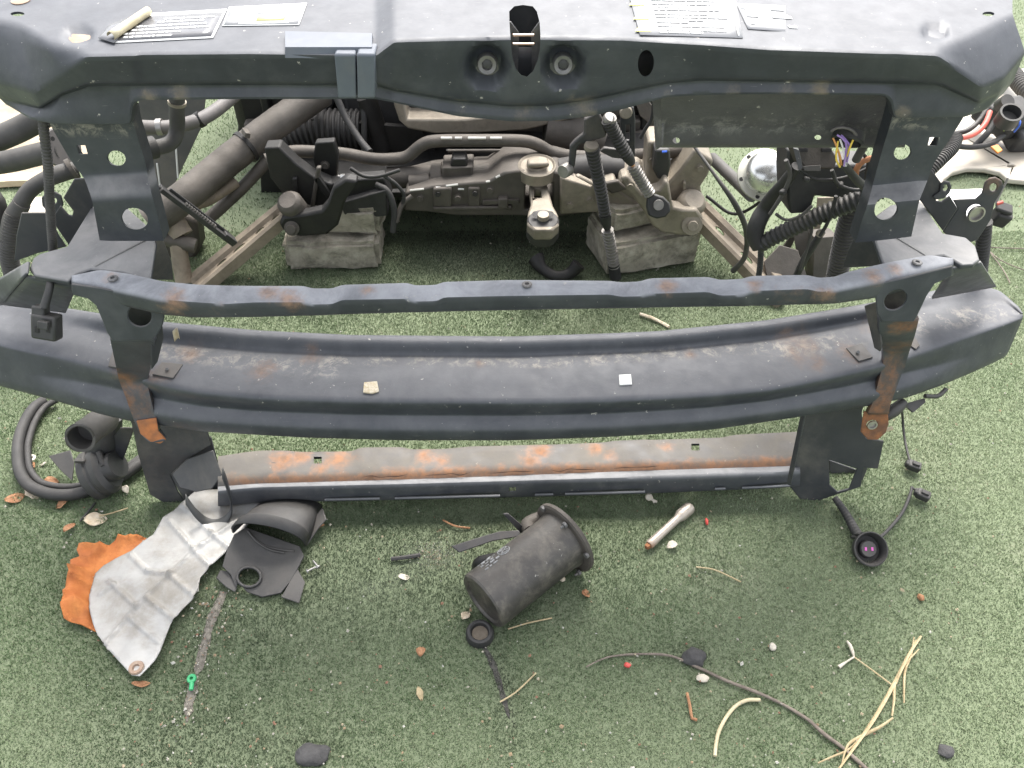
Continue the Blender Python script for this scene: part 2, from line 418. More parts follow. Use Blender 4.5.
# blades of the turf (nobody could count them)
def blade_field():
    zones = [(.30, 1.45, 850000, .8), (1.45, 3.6, 250000, 1.5), (-.6, 3.4, 330000, 1.9)]
    Vs, Cs, cnt = [], [], 0
    for zi, (y0, y1, n, sc) in enumerate(zones):
        y = rng.uniform(y0, y1, n); hw = .42 + .56 * y
        x = rng.uniform(-1, 1, n) * hw
        keep = rng.uniform(0, 1, n) < hw / (.42 + .56 * y1)
        if zi == 2:                       # thinner pile beyond the edges of the picture
            x = rng.uniform(-2.6, 2.6, n); keep = ((np.abs(x) > .97 * hw) | (y < .31)) & (np.abs(x) < 1.3 + .35 * y + rng.uniform(-.5, .5, n))
        x, y = x[keep], y[keep]; n = len(x)
        # patchy tone: several cheap sums of sines act as low-frequency noise
        def lf(k, s): return sum(np.sin(x * k * a + s * a) * np.cos(y * k * b + s * b * 1.7) for a, b in ((1, 1.3), (1.9, .7), (2.7, 2.3))) / 3
        p1 = lf(9, 1.1); p2 = lf(31, 4.2); p3 = lf(80, 2.2)
        h = rng.uniform(.0018, .0042, n) * (sc ** .5); wd = rng.uniform(.00045, .0008, n) * sc
        az = rng.uniform(0, 2 * np.pi, n); lean = rng.uniform(.15, .95, n) * h
        ax, ay = np.cos(az), np.sin(az); px_, py_ = -ay, ax
        b0 = np.stack([x - px_ * wd, y - py_ * wd, np.zeros(n)], 1); b1 = np.stack([x + px_ * wd, y + py_ * wd, np.zeros(n)], 1)
        t1 = np.stack([x + ax * lean + px_ * wd * .6, y + ay * lean + py_ * wd * .6, h], 1); t0 = np.stack([x + ax * lean - px_ * wd * .6, y + ay * lean - py_ * wd * .6, h], 1)
        # leave out the split seam and the dirt patch
        seg = np.full(n, 9.0)
        for a, b in zip(SEAMW, SEAMW[1:]):
            ab = np.array([b.x - a.x, b.y - a.y]); q = np.stack([x - a.x, y - a.y], 1)
            tt = np.clip((q @ ab) / (ab @ ab), 0, 1); seg = np.minimum(seg, np.hypot(*(q - tt[:, None] * ab).T))
        sg2 = np.full(n, 9.0)
        for a, b in zip(STAIN, STAIN[1:]):
            ab = np.array([b.x - a.x, b.y - a.y]); q = np.stack([x - a.x, y - a.y], 1)
            tt = np.clip((q @ ab) / (ab @ ab), 0, 1); sg2 = np.minimum(sg2, np.hypot(*(q - tt[:, None] * ab).T))
        seg = np.minimum(seg, sg2 * 1.9 + .0015)
        ok = (seg > .0042 + .004 * p3 + .002 * p2) | (rng.uniform(0, 1, n) < .34)
        if y1 > 1.5:
            ok &= ~np.array([inside((a, b), DIRT2) for a, b in zip(x, y)])
        # colour: olive green, dusty grey-green patches, greasy dark patches, shade painted in around the subframe
        g = rng.uniform(.72, 1.25, n)[:, None]
        base = np.array([.172, .240, .122]) * g
        dusty = np.clip(.42 + .60 * p1 + .35 * p2 + .25 * p3 + .75 * np.clip(x - .05, -.4, .6), 0, 1)[:, None] * .7
        c = base * (1 - dusty) + np.array([.375, .425, .275]) * g * dusty
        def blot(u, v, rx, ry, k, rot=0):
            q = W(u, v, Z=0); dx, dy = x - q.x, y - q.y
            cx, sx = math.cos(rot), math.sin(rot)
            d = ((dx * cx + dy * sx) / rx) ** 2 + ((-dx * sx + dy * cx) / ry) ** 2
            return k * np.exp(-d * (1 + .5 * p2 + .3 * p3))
        grease_shade = np.clip(blot(440, 560, .26, .10, .52) + blot(505, 690, .012, .05, .75, .2) + blot(180, 745, .12, .08, .45) + blot(255, 620, .12, .06, .35)
                         + blot(515, 240, .38, .22, .85) + blot(400, 190, .35, .15, .6) + blot(300, 745, .08, .03, .35) + blot(690, 655, .03, .012, .6) + blot(200, 300, .2, .1, .4), 0, .88)  # broad blots around the subframe are shade put into the fibre colour
        for (ua, va, ub, vb, ww, kk) in ((486, 650, 500, 685, .006, .9), (500, 685, 514, 728, .007, .9), (214, 600, 198, 672, .022, .5), (190, 700, 182, 768, .03, .45), (496, 640, 512, 740, .022, .35)):
            a_, b_ = W(ua, va, Z=0), W(ub, vb, Z=0); ab = np.array([b_.x - a_.x, b_.y - a_.y]); q_ = np.stack([x - a_.x, y - a_.y], 1)
            tt = np.clip((q_ @ ab) / (ab @ ab), 0, 1); dd_ = np.hypot(*(q_ - tt[:, None] * ab).T); grease_shade = np.maximum(grease_shade, kk * np.exp(-(dd_ / (ww * (1 + .4 * p3))) ** 2))
        grease_shade = grease_shade[:, None]
        c = c * (1 - grease_shade) + np.array([.050, .052, .042]) * grease_shade
        pw = np.clip(blot(433, 556, .030, .020, .7) + blot(400, 577, .02, .01, .5) + blot(375, 590, .03, .012, .3), 0, .8)[:, None] * rng.uniform(.3, 1, n)[:, None]
        c = c * (1 - pw) + np.array([.52, .51, .46]) * pw
        odd = rng.uniform(0, 1, n); c[odd < .02] = np.array([.36, .35, .24]); c[(odd > .98)] *= .45
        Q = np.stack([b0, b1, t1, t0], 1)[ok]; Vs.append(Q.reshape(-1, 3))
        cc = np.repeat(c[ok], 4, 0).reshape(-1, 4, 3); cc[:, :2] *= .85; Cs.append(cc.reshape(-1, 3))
    V = np.concatenate(Vs); C = np.concatenate(Cs); nf = len(V) // 4
    me = bpy.data.meshes.new('turf_blades'); me.vertices.add(len(V)); me.vertices.foreach_set('co', V.astype(np.float32).ravel())
    me.loops.add(nf * 4); me.loops.foreach_set('vertex_index', np.arange(nf * 4, dtype=np.int32))
    me.polygons.add(nf); me.polygons.foreach_set('loop_start', np.arange(0, nf * 4, 4, dtype=np.int32))
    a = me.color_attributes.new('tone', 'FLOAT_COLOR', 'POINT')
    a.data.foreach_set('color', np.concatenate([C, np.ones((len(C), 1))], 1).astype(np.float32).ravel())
    me.update(calc_edges=True)
    m = bpy.data.materials.new('turf fibre'); m.use_nodes = True; nt = m.node_tree; b = nt.nodes['Principled BSDF']
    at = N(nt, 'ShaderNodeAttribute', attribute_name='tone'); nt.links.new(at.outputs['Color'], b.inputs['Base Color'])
    b.inputs['Roughness'].default_value = .6; b.inputs['Specular IOR Level'].default_value = .3
    tr = N(nt, 'ShaderNodeBsdfTranslucent'); nt.links.new(at.outputs['Color'], tr.inputs['Color']); mx = N(nt, 'ShaderNodeMixShader'); mx.inputs[0].default_value = .38
    nt.links.new(b.outputs[0], mx.inputs[1]); nt.links.new(tr.outputs[0], mx.inputs[2]); nt.links.new(mx.outputs[0], nt.nodes['Material Output'].inputs['Surface'])
    o = link('turf_blades', me, (0, 0, 0), m); tag(o, 'short olive green artificial turf fibres', 'turf', kind='stuff')
blade_field()

# crumbs, seeds and grit scattered in the turf
def crumbs():
    V, F, Cc = [], [], []
    pal = [(.46, .42, .33), (.40, .33, .22), (.50, .48, .42), (.32, .23, .14), (.26, .14, .09), (.40, .37, .31)]
    for i in range(3600):
        y = .33 + 2.2 * random.random() ** 1.5; x = random.uniform(-1, 1) * (.16 + .8 * y); s = random.choice([.0007, .001, .001, .0015, .002]) * random.uniform(.8, 1.4)
        if random.random() < .03: s *= 2
        if random.random() < .12 and 0 < y < 1.2:
            q = random.choice(SEAMW); x, y = q.x + random.gauss(0, .02), q.y + random.gauss(0, .03)
        if random.random() < .06:
            q = W(435, 556, Z=0); x, y = q.x + random.gauss(0, .016), q.y + random.gauss(0, .013); s = .0008
        z = random.uniform(.003, .007); a = random.uniform(0, 6.28); e = random.uniform(.4, 1)
        k = len(V); c = random.choice(pal)
        for (dx, dy, dz) in ((1, 0, 0), (0, e, 0), (-1, 0, .2), (0, -e, 0), (0, 0, .9)):
            V.append((x + s * (dx * math.cos(a) - dy * math.sin(a)), y + s * (dx * math.sin(a) + dy * math.cos(a)), z + s * dz)); Cc.append((*c, 1))
        F += [(k, k + 1, k + 4), (k + 1, k + 2, k + 4), (k + 2, k + 3, k + 4), (k + 3, k, k + 4)]
    me = bpy.data.meshes.new('crumbs'); me.from_pydata(V, [], F)
    a = me.color_attributes.new('tone', 'FLOAT_COLOR', 'POINT'); a.data.foreach_set('color', np.array(Cc, np.float32).ravel())
    m = bpy.data.materials.new('crumb'); m.use_nodes = True; nt = m.node_tree
    at = N(nt, 'ShaderNodeAttribute', attribute_name='tone'); nt.links.new(at.outputs['Color'], nt.nodes['Principled BSDF'].inputs['Base Color'])
    nt.nodes['Principled BSDF'].inputs['Roughness'].default_value = .85
    tag(link('crumbs', me, (0, 0, 0), m), 'pale crumbs, seeds and grit strewn through the turf', 'debris', kind='stuff')
crumbs()

# ------------------------------------------------------------------ front carrier of the car
def sp(u, v, r, **k): return (tuple(W(u, v, **k)), r)
PAINT = dict(c1=(.029, .032, .040), c2=(.042, .046, .055), rough=.44, scale=30, bump=.07, bscale=220, dirt=.5, dirtcol=(.085, .088, .094), spec=.5, dscale=16)
M_slam = material('slam panel paint', **PAINT, dust=.45, dustcol=(.15, .152, .16), chips=.8, dustrough=.2, scratch=.2,
    spots=[sp(u, v, r, Y=.765) for u, v, r in ((180, 94, .010), (150, 97, .008), (586, 112, .016), (560, 116, .010), (668, 94, .008), (735, 91, .010), (820, 91, .012), (790, 90, .008), (460, 110, .010), (525, 117, .012), (905, 112, .008))], rustcol=((.28, .22, .15), (.18, .155, .125)), rustmix=.6)
M_post = material('post paint', **PAINT, dust=.85, dustcol=(.30, .29, .275), chips=.5, scratch=.15, scuffs=[(tuple(W(56, 128, Y=.785)), tuple(W(132, 129, Y=.785)), .009), (tuple(W(895, 122, Y=.785)), tuple(W(958, 121, Y=.785)), .009)])
M_beam = material('beam paint', **PAINT, dust=.7, dustcol=(.165, .165, .17), chips=.7, scratch=.25, scuffs=[(tuple(W(330, 361, Z=.281)), tuple(W(540, 364, Z=.281)), .010), (tuple(W(540, 364, Z=.281)), tuple(W(790, 347, Z=.281)), .012), (tuple(W(780, 352, Z=.281)), tuple(W(850, 340, Z=.281)), .02), (tuple(W(900, 330, Z=.281)), tuple(W(1000, 310, Z=.281)), .02), (tuple(W(160, 352, Z=.281)), tuple(W(330, 372, Z=.281)), .016)],
    spots=[sp(u, v, r, Z=.285) for u, v, r in ((260, 370, .02), (160, 372, .02), (190, 352, .018), (310, 355, .016), (800, 345, .03), (850, 350, .02), (880, 330, .02), (820, 362, .016), (690, 352, .010), (480, 362, .008), (125, 370, .02))], rustcol=((.26, .15, .09), (.14, .09, .06)), rustmix=.5)
M_rail = material('rail paint', **PAINT, dust=1.0, dustcol=(.38, .385, .40), chips=.6, rust=.03,
    spots=[sp(u, v, r, Z=.435) for u, v, r in ((175, 298, .018), (112, 277, .010), (268, 293, .012), (292, 298, .014), (368, 291, .009), (665, 287, .011), (755, 286, .010), (873, 277, .012), (800, 300, .022), (830, 299, .020), (775, 302, .016), (213, 312, .016), (235, 313, .012), (895, 270, .010))],
    rustcol=((.38, .22, .13), (.19, .115, .075)), rustmix=.7)
M_lower = material('lower rail paint', **PAINT, dust=1.0, dustcol=(.145, .128, .104), chips=.4,
    spots=[sp(u, v, r, Z=.064) for u, v, r in ((285, 459, .022), (340, 458, .026), (425, 455, .020), (540, 450, .018), (595, 448, .016), (665, 445, .012), (300, 456, .02), (320, 468, .02), (440, 460, .016), (530, 460, .02), (610, 455, .014), (280, 466, .014))],
    bands=[(tuple(W(235, 482, Z=.058)), tuple(W(500, 473, Z=.058)), .0115), (tuple(W(500, 473, Z=.058)), tuple(W(785, 464, Z=.058)), .0115)],
    rustcol=((.32, .155, .075), (.20, .115, .07)), rustmix=.85)
M_lip = material('lip paint', **{**PAINT, 'dirt': .9, 'dirtcol': (.11, .11, .11), 'c1': (.045, .048, .055), 'c2': (.06, .063, .07)}, dust=1.0, dustcol=(.25, .25, .25), chips=.6, scratch=.3)
M_strap = material('strap steel', **PAINT, dust=.3, rust=.12,
    spots=[sp(u, v, r, Y=.735) for u, v, r in ((130, 395, .035), (140, 412, .03), (148, 430, .03), (125, 378, .025), (116, 330, .012), (890, 378, .035), (882, 398, .03), (876, 410, .03), (897, 358, .022), (904, 322, .018), (893, 368, .03), (120, 362, .012))], rustcol=((.24, .11, .05), (.11, .065, .04)), rustmix=.9)
M_black = material('black plastic', (.016, .017, .018), (.028, .028, .029), .5, scale=30, bump=.15, bscale=260, dirt=.4, dirtcol=(.08, .072, .062), dust=.35, dustcol=(.16, .145, .125))
M_guide = material('dusty black plastic', (.062, .060, .063), (.082, .080, .083), .42, scale=30, bump=.3, bscale=300, scuffs=[(tuple(W(664, 124, Y=.836)), tuple(W(900, 122, Y=.836)), .016)], scuffcol=(.26, .25, .23), dirt=.5, dirtcol=(.10, .095, .085), chips=.6)
M_dark = material('dark painted steel', (.02, .022, .025), (.03, .031, .034), .5, scale=30, bump=.08, dirt=.4, dust=.35, dustcol=(.14, .12, .10))
M_steel = material('plain steel', (.32, .31, .29), (.45, .43, .41), .38, metal=.85, scale=60, bump=.1, dirt=.4)
M_zinc = material('bolt zinc', (.12, .12, .12), (.19, .185, .18), .5, metal=.5, scale=90, bump=.2, dirt=.4)
M_white = material('white print', (.72, .72, .70), (.80, .80, .78), .45, scale=30, bump=0)
M_label = material('label film', (.10, .10, .105), (.14, .14, .145), .22, scale=30, bump=.03, spec=.6)
M_lgrey = material('grey label film', (.25, .25, .255), (.29, .29, .29), .35, scale=30, bump=.03)
M_yellow = material('yellow print', (.62, .60, .16), (.68, .66, .22), .5, scale=30, bump=0)
M_rustwash = material('rusty washer', (.30, .20, .14), (.36, .27, .2), .7, scale=90, bump=.3)

M_oilc = material('crack dirt', (.06, .03, .018), None, .9, bump=0)
FC = thing('front_carrier', 'dark blue-grey steel front carrier of a car with rusty bumper beam, standing on turf', 'car part', (0, .75, 0))

# ---- slam panel
def rise(u): return .009 * float(np.interp(u, [376, 395, 640, 790], [0, 1, 1, 0]))
def topW(u, v, lift=0):
    d = ray(u, v); return CO + d * ((.678 - .045 + rise(u) + lift - 1) / (d.z - .06 * d.y))
KP = [ # u_t2, v_t2, u_crease, v_crease, Ycrease, u_sw, v_sw, u_bot, v_bot
 (-30, 18, -12, 78, .80, 0, 95, 8, 105), (20, 28, 35, 92, .765, 40, 106, 30, 119), (50, 46, 62, 74, .752, 62, 92, 50, 124),
 (86, 51, 86, 57, None, 88, 83, 86, 125), (129, 50, 129, 56, None, 129, 82, 129, 125), (131.5, 50, 131.5, 56, None, 131.5, 82, 131.5, 106), (134, 50, 134, 56, None, 134, 82, 134, 102),
 (141, 49, 141, 55, None, 141, 82, 141, 100), (250, 48, 250, 54, None, 250, 81.5, 250, 99), (376, 50, 376, 56, None, 376, 82, 376, 99), (394, 36, 394, 42, None, 392, 87, 394, 102.5),
 (456, 34, 456, 40, None, 456, 98, 456, 116), (512, 33, 512, 39, None, 512, 103, 512, 121.5), (550, 33, 550, 39, None, 550, 102, 550, 121), (587, 33, 587, 39.5, None, 587, 97, 587, 117),
 (624, 34, 624, 40, None, 624, 89, 624, 109), (667, 37, 667, 43, None, 667, 80, 667, 97), (702, 39, 702, 45, None, 702, 77, 702, 95), (768, 44, 768, 50, None, 768, 78, 768, 94),
 (884, 48, 884, 54, None, 884, 80, 884, 95), (890, 48, 890, 54, None, 890, 80, 890, 98), (893, 48, 893, 54, None, 893, 80, 893, 106), (895, 48, 895, 54, None, 895, 80, 895, 119),
 (937, 50, 937, 56, None, 940, 82, 938, 118), (958, 44, 981, 86, .755, 979, 100, 964, 117), (985, 31, 1003, 77, .77, 998, 92, 985, 110), (1012, 17, 1024, 52, .80, 1014, 76, 1001, 95)]
back, t1, t2, cr, s1, s2, bo, rt = [], [], [], [], [], [], [], []
for k in KP:
    back.append(topW((k[0] - 512) * 1.0 + 512, -75)); t1.append(topW(k[0], (k[1] - 75) * .3))
    t2.append(topW(k[0], k[1])); c = topW(k[2], k[3]) if k[4] is None else W(k[2], k[3], Y=k[4]); cr.append(c)
    yb = max(.757, k[4] or 0); yy = c.y + (.012 if k[4] is None else .008)
    s1.append(W(k[5], k[6], Y=yy)); s2.append(W(k[5], k[6] + 2.2, Y=yy + .011))
    b = W(k[7], k[8], Y=yy + .006); bo.append(b); rt.append(b + Vector((0, .014, -.001)))
def dimple(p):
    u, v = proj(p)
    for cu in (486.5, 563.5):
        d = math.hypot(u - cu, (v - 67)) / 26
        if d < 1 and p.y < .80 and p.z < .684:
            k = max(0, min(1, (1 - d) / .45)); p = p + Vector((0, .017 * k * k * (3 - 2 * k), 0))
    # upright end recess moulded into the top face
    for (cu, cv, ru, rv) in ((79, 36, 17, 9), (935, 33, 16, 8)):
        d = math.hypot((u - cu) / ru, (v - cv) / rv)
        if d < 1.0: p = p - Vector((0, 0, .004 * min(1, (1 - d) / .3)))
    return p
slam = loft_px('slam_panel', [back, t1, t2, cr, s1, s2, bo, rt], [10, 14, 4, 12, 3, 6, 3], M_slam, FC, step=4, solid=.0022, dis=dimple, soft=1)
key = [(509, 11), (514, 5.5), (523, 4), (533, 5.5), (537, 11), (539.5, 22), (540, 34), (539.5, 50), (537.5, 60), (533, 71), (527, 77), (521, 75), (516, 69), (512.5, 57), (511, 39), (509.5, 22)]
cs = [prism([WP(u, v, (0, .77, .66), (0, -.7, .6)) for u, v in key], ray(524, 42) * .11),
      prism([W(u, v, Y=.765) for u, v in ell(645, 62, 8, 14)], (0, .05, -.012)),
      prism([topW(u, v) for u, v in ell(18, 15, 7, 2.2)], (0, 0, .03)), prism([topW(u, v) for u, v in ell(988, 15, 6, 2.2)], (0, 0, .03))]
cut(slam, cs)
tag(slam, 'pale dusty slam panel with latch opening and stickers')
inner = loft_px('inner_panel', [[W(u, 47, Y=.808) for u in (150, 512, 890)], [W(u, 92, Y=.80) for u in (150, 512, 890)]], [4], M_dark, FC, step=30, solid=.002)
# hood latch behind the keyhole
lt = link('hood_latch', None, W(524, 50, Y=.80), None, FC)
lt.empty_display_size = .02
lb = plate('latch_plate', [(500, 0), (548, 0), (548, 95), (500, 95)], .003, M_dark, lt, p=(0, .835, .66), n=(0, -1, .25))
for sx in (-1, 1):
    for q, yy in ((0, .795), (1, .81)):
        ox = 525 + sx * 6
        plate('latch_cheek', [(ox, 33 + q * 8), (ox + sx * 8, 22 + q * 8), (ox + sx * 14, 22 + q * 8), (ox + sx * 14, 78), (ox + sx * 1, 76)], .002, M_zinc if q == 0 else M_dark, lt, p=(0, yy, .6), n=(0, -1, 0), bevel=.0004)
M_cop = material('copper tint steel', (.62, .40, .30), (.75, .60, .5), .35, metal=.8, scale=60, bump=.1)
for v in (35, 44): tube('latch_bar', [W(513, v, Y=.785), W(534, v, Y=.785)], .0012, M_cop, lt)
plate('latch_hook', [(518, 52), (530, 52), (529, 58), (520, 58)], .003, M_rustwash, lt, p=(0, .80, .6), n=(0, -1, .3), bevel=.0005)
for cu in (487.5, 562.5):
    q = W(cu, 61, Y=.779); lathe('bolt', [(.0001, .012), (.0048, .012), (.0052, .0145), (.0085, .0155), (.0096, .013), (.0098, 0), (.0135, -.001), (.0135, -.004), (.0001, -.004)], q, (0, -1, .18), M_zinc, slam)
    lathe('bolt_socket', [(.0049, 0), (.0035, .0004), (.0001, .0005)], q + Vector((0, -.0125, .0022)), (0, -1, .18), M_black, slam, seg=6)
# pressed steel cover clipped over the front edge
cv = [W(334, 56, Y=.742), W(375, 56, Y=.742), W(375, 99, Y=.748), W(334, 99, Y=.748)]
M_cover = material('cover paint', (.085, .098, .12), (.105, .118, .14), .42, scale=30, bump=.05, dust=.5, dustcol=(.16, .17, .19), dirt=.2)
co = thing('edge_cover', None, None, W(355, 99, Y=.745)); co.parent = FC; co.location = co.location - FC.location
plate('cover_leg', [(334, 54), (355.5, 54), (356.5, 99), (338, 99)], .020, M_cover, co, p=(0, .741, .65), n=(0, -1, -.05), bevel=.002)
plate('cover_leg', [(356.5, 54), (375, 54), (375, 99), (357.5, 99)], .022, M_cover, co, p=(0, .739, .65), n=(0, -1, -.05), bevel=.002)
a0, a1, a2, a3 = topW(285, 31, .006), topW(372, 33, .006), topW(372, 47, .006), topW(285, 47, .006)
f0, f1 = W(372, 59, Y=a2.y - .003), W(285, 58, Y=a3.y - .003)
dn = Vector((0, .03, -.001))
rows_ = [[a0.lerp(a1, i / 6) + Vector((0, 0, -.012)) for i in range(7)], [a0.lerp(a1, i / 6) for i in range(7)], [a3.lerp(a2, i / 6) for i in range(7)], [f1.lerp(f0, i / 6) for i in range(7)], [f1.lerp(f0, i / 6) + dn for i in range(7)]]
V = [p for r in rows_ for p in r]; n7 = 7
F = [(i * n7 + j, i * n7 + j + 1, (i + 1) * n7 + j + 1, (i + 1) * n7 + j) for i in range(4) for j in range(6)] + [(4 * n7 + j, 4 * n7 + j + 1, j + 1, j) for j in range(6)]
F += [(0, n7, 2 * n7, 3 * n7, 4 * n7), (6, n7 + 6, 2 * n7 + 6, 3 * n7 + 6, 4 * n7 + 6)]
mesh_obj('cover_bar', V, F, M_cover, co, 30, bevel=.003, bseg=3)
# stickers
def bil(c, s, t): # corners (bl, br, tr, tl) in pixels
    (a, b), (e, f), (g, h), (i, j) = c
    return ((1 - t) * ((1 - s) * a + s * e) + t * ((1 - s) * i + s * g), (1 - t) * ((1 - s) * b + s * f) + t * ((1 - s) * j + s * h))
def sticker(name, c, mat, parent, s0=0, s1=1, t0=0, t1=1, lift=.0018, label=None, nx=8, ny=4, th=.0003):
    rw = [[topW(*bil(c, s0 + (s1 - s0) * i / nx, t0 + (t1 - t0) * j / ny), lift) for i in range(nx + 1)] for j in range(ny + 1)]
    o = grid(name, rw, mat, parent, th, off=0)
    if label: o['label'] = label
    return o
C1 = [(113, 43), (213, 38), (227, 9), (138, 14)]
k1 = sticker('sticker', C1, M_white, slam, label='white edged black sticker with a curled corner'); sticker('sticker_field', C1, M_label, k1, .025, .97, .08, .9, .0023)
for j, (s0, s1, t0) in enumerate(((.06, .55, .16), (.03, .62, .28), (.08, .9, .40), (.1, .85, .52), (.3, .8, .64), (.35, .9, .74))):
    x = s0
    while x < s1:
        e = min(s1, x + random.uniform(.03, .09)); sticker('print_line', C1, M_white, k1, x, e, t0, t0 + .05, .0027, nx=2, ny=1, th=.0002); x = e + .012
rw = []
for i in range(12):      # curled-up corner: a loose roll of film
    a = i / 11 * 4.6; r_ = .0052 - i * .00014
    p0 = topW(104, 40, .006); p1 = topW(147, 11, .006); ax = (p1 - p0).normalized(); sd_ = Vector((-ax.y, ax.x, 0))
    rw.append([p0.lerp(p1, .12 + .88 * q / 6) + sd_ * (-.001 - r_ * math.sin(a)) + Vector((0, 0, r_ * (1 - math.cos(a)) - .004)) for q in range(7)])
M_paperback = material('sticker backing', (.42, .36, .22), (.52, .46, .32), .5, scale=50, bump=.1)
grid('curled_corner', rw, M_paperback, k1, .0004)
rw = [[topW(98 + 24 * s, 39 - 4 * t + 4 * s, .0025) + Vector((0, .02 * t, .0)) for s in np.linspace(0, 1, 5)] for t in np.linspace(0, 1, 4)]
sticker('sticker_tail', [(98, 38), (114, 43), (136, 15), (110, 24)], M_label, k1, lift=.0032)
C2 = [(222, 26), (299, 25), (307, 3), (229, 7)]
k2 = sticker('sticker', C2, M_white, slam, label='small grey sticker with white frame'); sticker('sticker_field', C2, M_lgrey, k2, .02, .98, .07, .93, .0023)
sticker('print_line', C2, M_white, k2, .18, .36, .2, .5, .0027, nx=3, ny=2); sticker('print_line', C2, M_yellow, k2, .42, .78, .25, .48, .0027, nx=3, ny=2)
for t in (.6, .74): sticker('print_line', C2, M_white, k2, .4, .8, t, t + .08, .0027, nx=3, ny=1)
sticker('print_line', C2, M_white, k2, .2, .85, .1, .15, .0027, nx=3, ny=1)
C3 = [(640, 35), (743, 38), (735, -6), (628, -8)]
k3 = sticker('sticker', C3, M_lgrey, slam, label='grey warning sticker with yellow triangles and rows of print')
for (uu, vv) in ((643, 28), (641, 16), (637, 2)):
    V = [topW(*q, .0026) for q in ((uu - 8, vv + 3), (uu + 8, vv + 3.4), (uu - 1, vv - 5))]
    mesh_obj('warning_triangle', V + [p + Vector((0, 0, -.0004)) for p in V], [(0, 1, 2), (5, 4, 3), (0, 3, 4, 1), (1, 4, 5, 2), (2, 5, 3, 0)], M_yellow, k3, 0)
for j, (s1, t) in enumerate(((.62, .07), (.85, .13), (.85, .22), (.5, .31), (.65, .36), (.9, .43), (.7, .5), (.82, .60), (.55, .66), (.75, .73), (.8, .82), (.6, .9))):
    x = .2
    while x < s1:
        e = min(s1, x + random.uniform(.04, .12)); sticker('print_line', C3, M_white, k3, x, e, t, t + .042, .0026, nx=2, ny=1, th=.0002); x = e + .01
sticker('print_line', C3, M_white, k3, .955, .97, .05, .35, .0026, nx=1, ny=2)
C4 = [(748, 29), (806, 33), (790, 6), (736, 3)]
k4 = sticker('sticker', C4, M_lgrey, slam, label='small faint grey sticker with a few white characters')
for (s0, s1, t) in ((.05, .15, .8), (.1, .25, .62), (.1, .3, .5), (.1, .18, .2), (.6, .85, .8), (.55, .9, .5), (.6, .85, .55), (.75, .9, .15)):
    sticker('print_line', C4, M_white, k4, s0, s1, t, t + .1, .0026, nx=2, ny=1)
for (uu, vv, rr) in ((80, 38, 13), (937, 34, 13)): lathe('washer', [(.0001, 0), (rr * .0009, 0), (rr * .00092, .001), (rr * .0007, .0016), (.0001, .0016)], topW(uu, vv, -.004), (0, -.06, 1), M_rustwash if uu < 500 else M_slam, slam, seg=28)
lathe('washer', [(.003, 0), (.009, 0), (.0092, .001), (.007, .0016), (.003, .0016)], topW(21, 1, .001), (0, -.06, 1), M_rustwash, slam)

# ---- posts
def ribbon(name, edges, mat, parent, th=.0025, counts=4, cols=6, soft=1, bow=0):
    """edges: list of (ul, vl, ur, vr, Y) rows from top to bottom"""
    A = []
    for (a, b, c, d, y) in edges: A.append((W(a, b, Y=y), W(c, d, Y=y)))
    rows = []
    for i in range(len(A) - 1):
        for k in range(counts):
            t = k / counts; l = A[i][0].lerp(A[i + 1][0], t); r = A[i][1].lerp(A[i + 1][1], t); rows.append((l, r))
    rows.append(A[-1]); G = [[l.lerp(r, j / cols) for j in range(cols + 1)] for l, r in rows]
    B = np.array([[tuple(p) for p in r] for r in G])
    for _ in range(soft):
        q = B.copy(); q[1:-1] = (B[:-2] + 2 * B[1:-1] + B[2:]) / 4; B = q
    G = [[Vector(p) for p in r] for r in B]
    if bow:                                  # turn the long edges back like a folded flange
        for r in G:
            r.insert(0, r[0] + Vector((0, bow, 0))); r.append(r[-1] + Vector((0, bow, 0)))
    return grid(name, G, mat, parent, th, off=0, smooth=45)
pl = ribbon('post', [(46, 112, 131, 112, .785), (52, 125, 133, 125, .785), (72, 160, 144, 160, .785), (86, 178, 147, 174, .785), (93, 198, 151, 194, .762), (97, 218, 157, 216, .764), (101, 240, 163, 240, .768)], M_post, FC, bow=.02, th=.003)
cut(bake(pl), [prism([W(u, v, Y=.785) for u, v in ((77, 145), (86, 145), (88.5, 154), (79.5, 154))], (0, .012, -.004)), prism([W(u, v, Y=.785) for u, v in ell(117, 158, 9.5, 7.5, rot=.25)], (0, .014, -.006)),
    prism([W(u, v, Y=.764) for u, v in ell(135, 218.5, 13.5, 11, rot=.2)], (0, .014, -.006))])
pr = ribbon('post', [(895, 108, 966, 108, .785), (892, 120, 961, 119, .785), (880, 160, 934, 160, .785), (873, 186, 926, 180, .785), (868, 205, 918, 200, .762), (862, 222, 914, 218, .764), (856, 242, 910, 236, .768)], M_post, FC, bow=.02, th=.003)
cut(bake(pr), [prism([W(u, v, Y=.785) for u, v in ((929, 137), (938, 137), (936, 145.5), (927, 145.5))], (0, .012, -.004)), prism([W(u, v, Y=.785) for u, v in ell(902, 152, 9, 7.5, rot=-.4)], (0, .014, -.006)),
    prism([W(u, v, Y=.764) for u, v in ell(885, 209, 12, 10.5, rot=-.4)], (0, .014, -.006))])
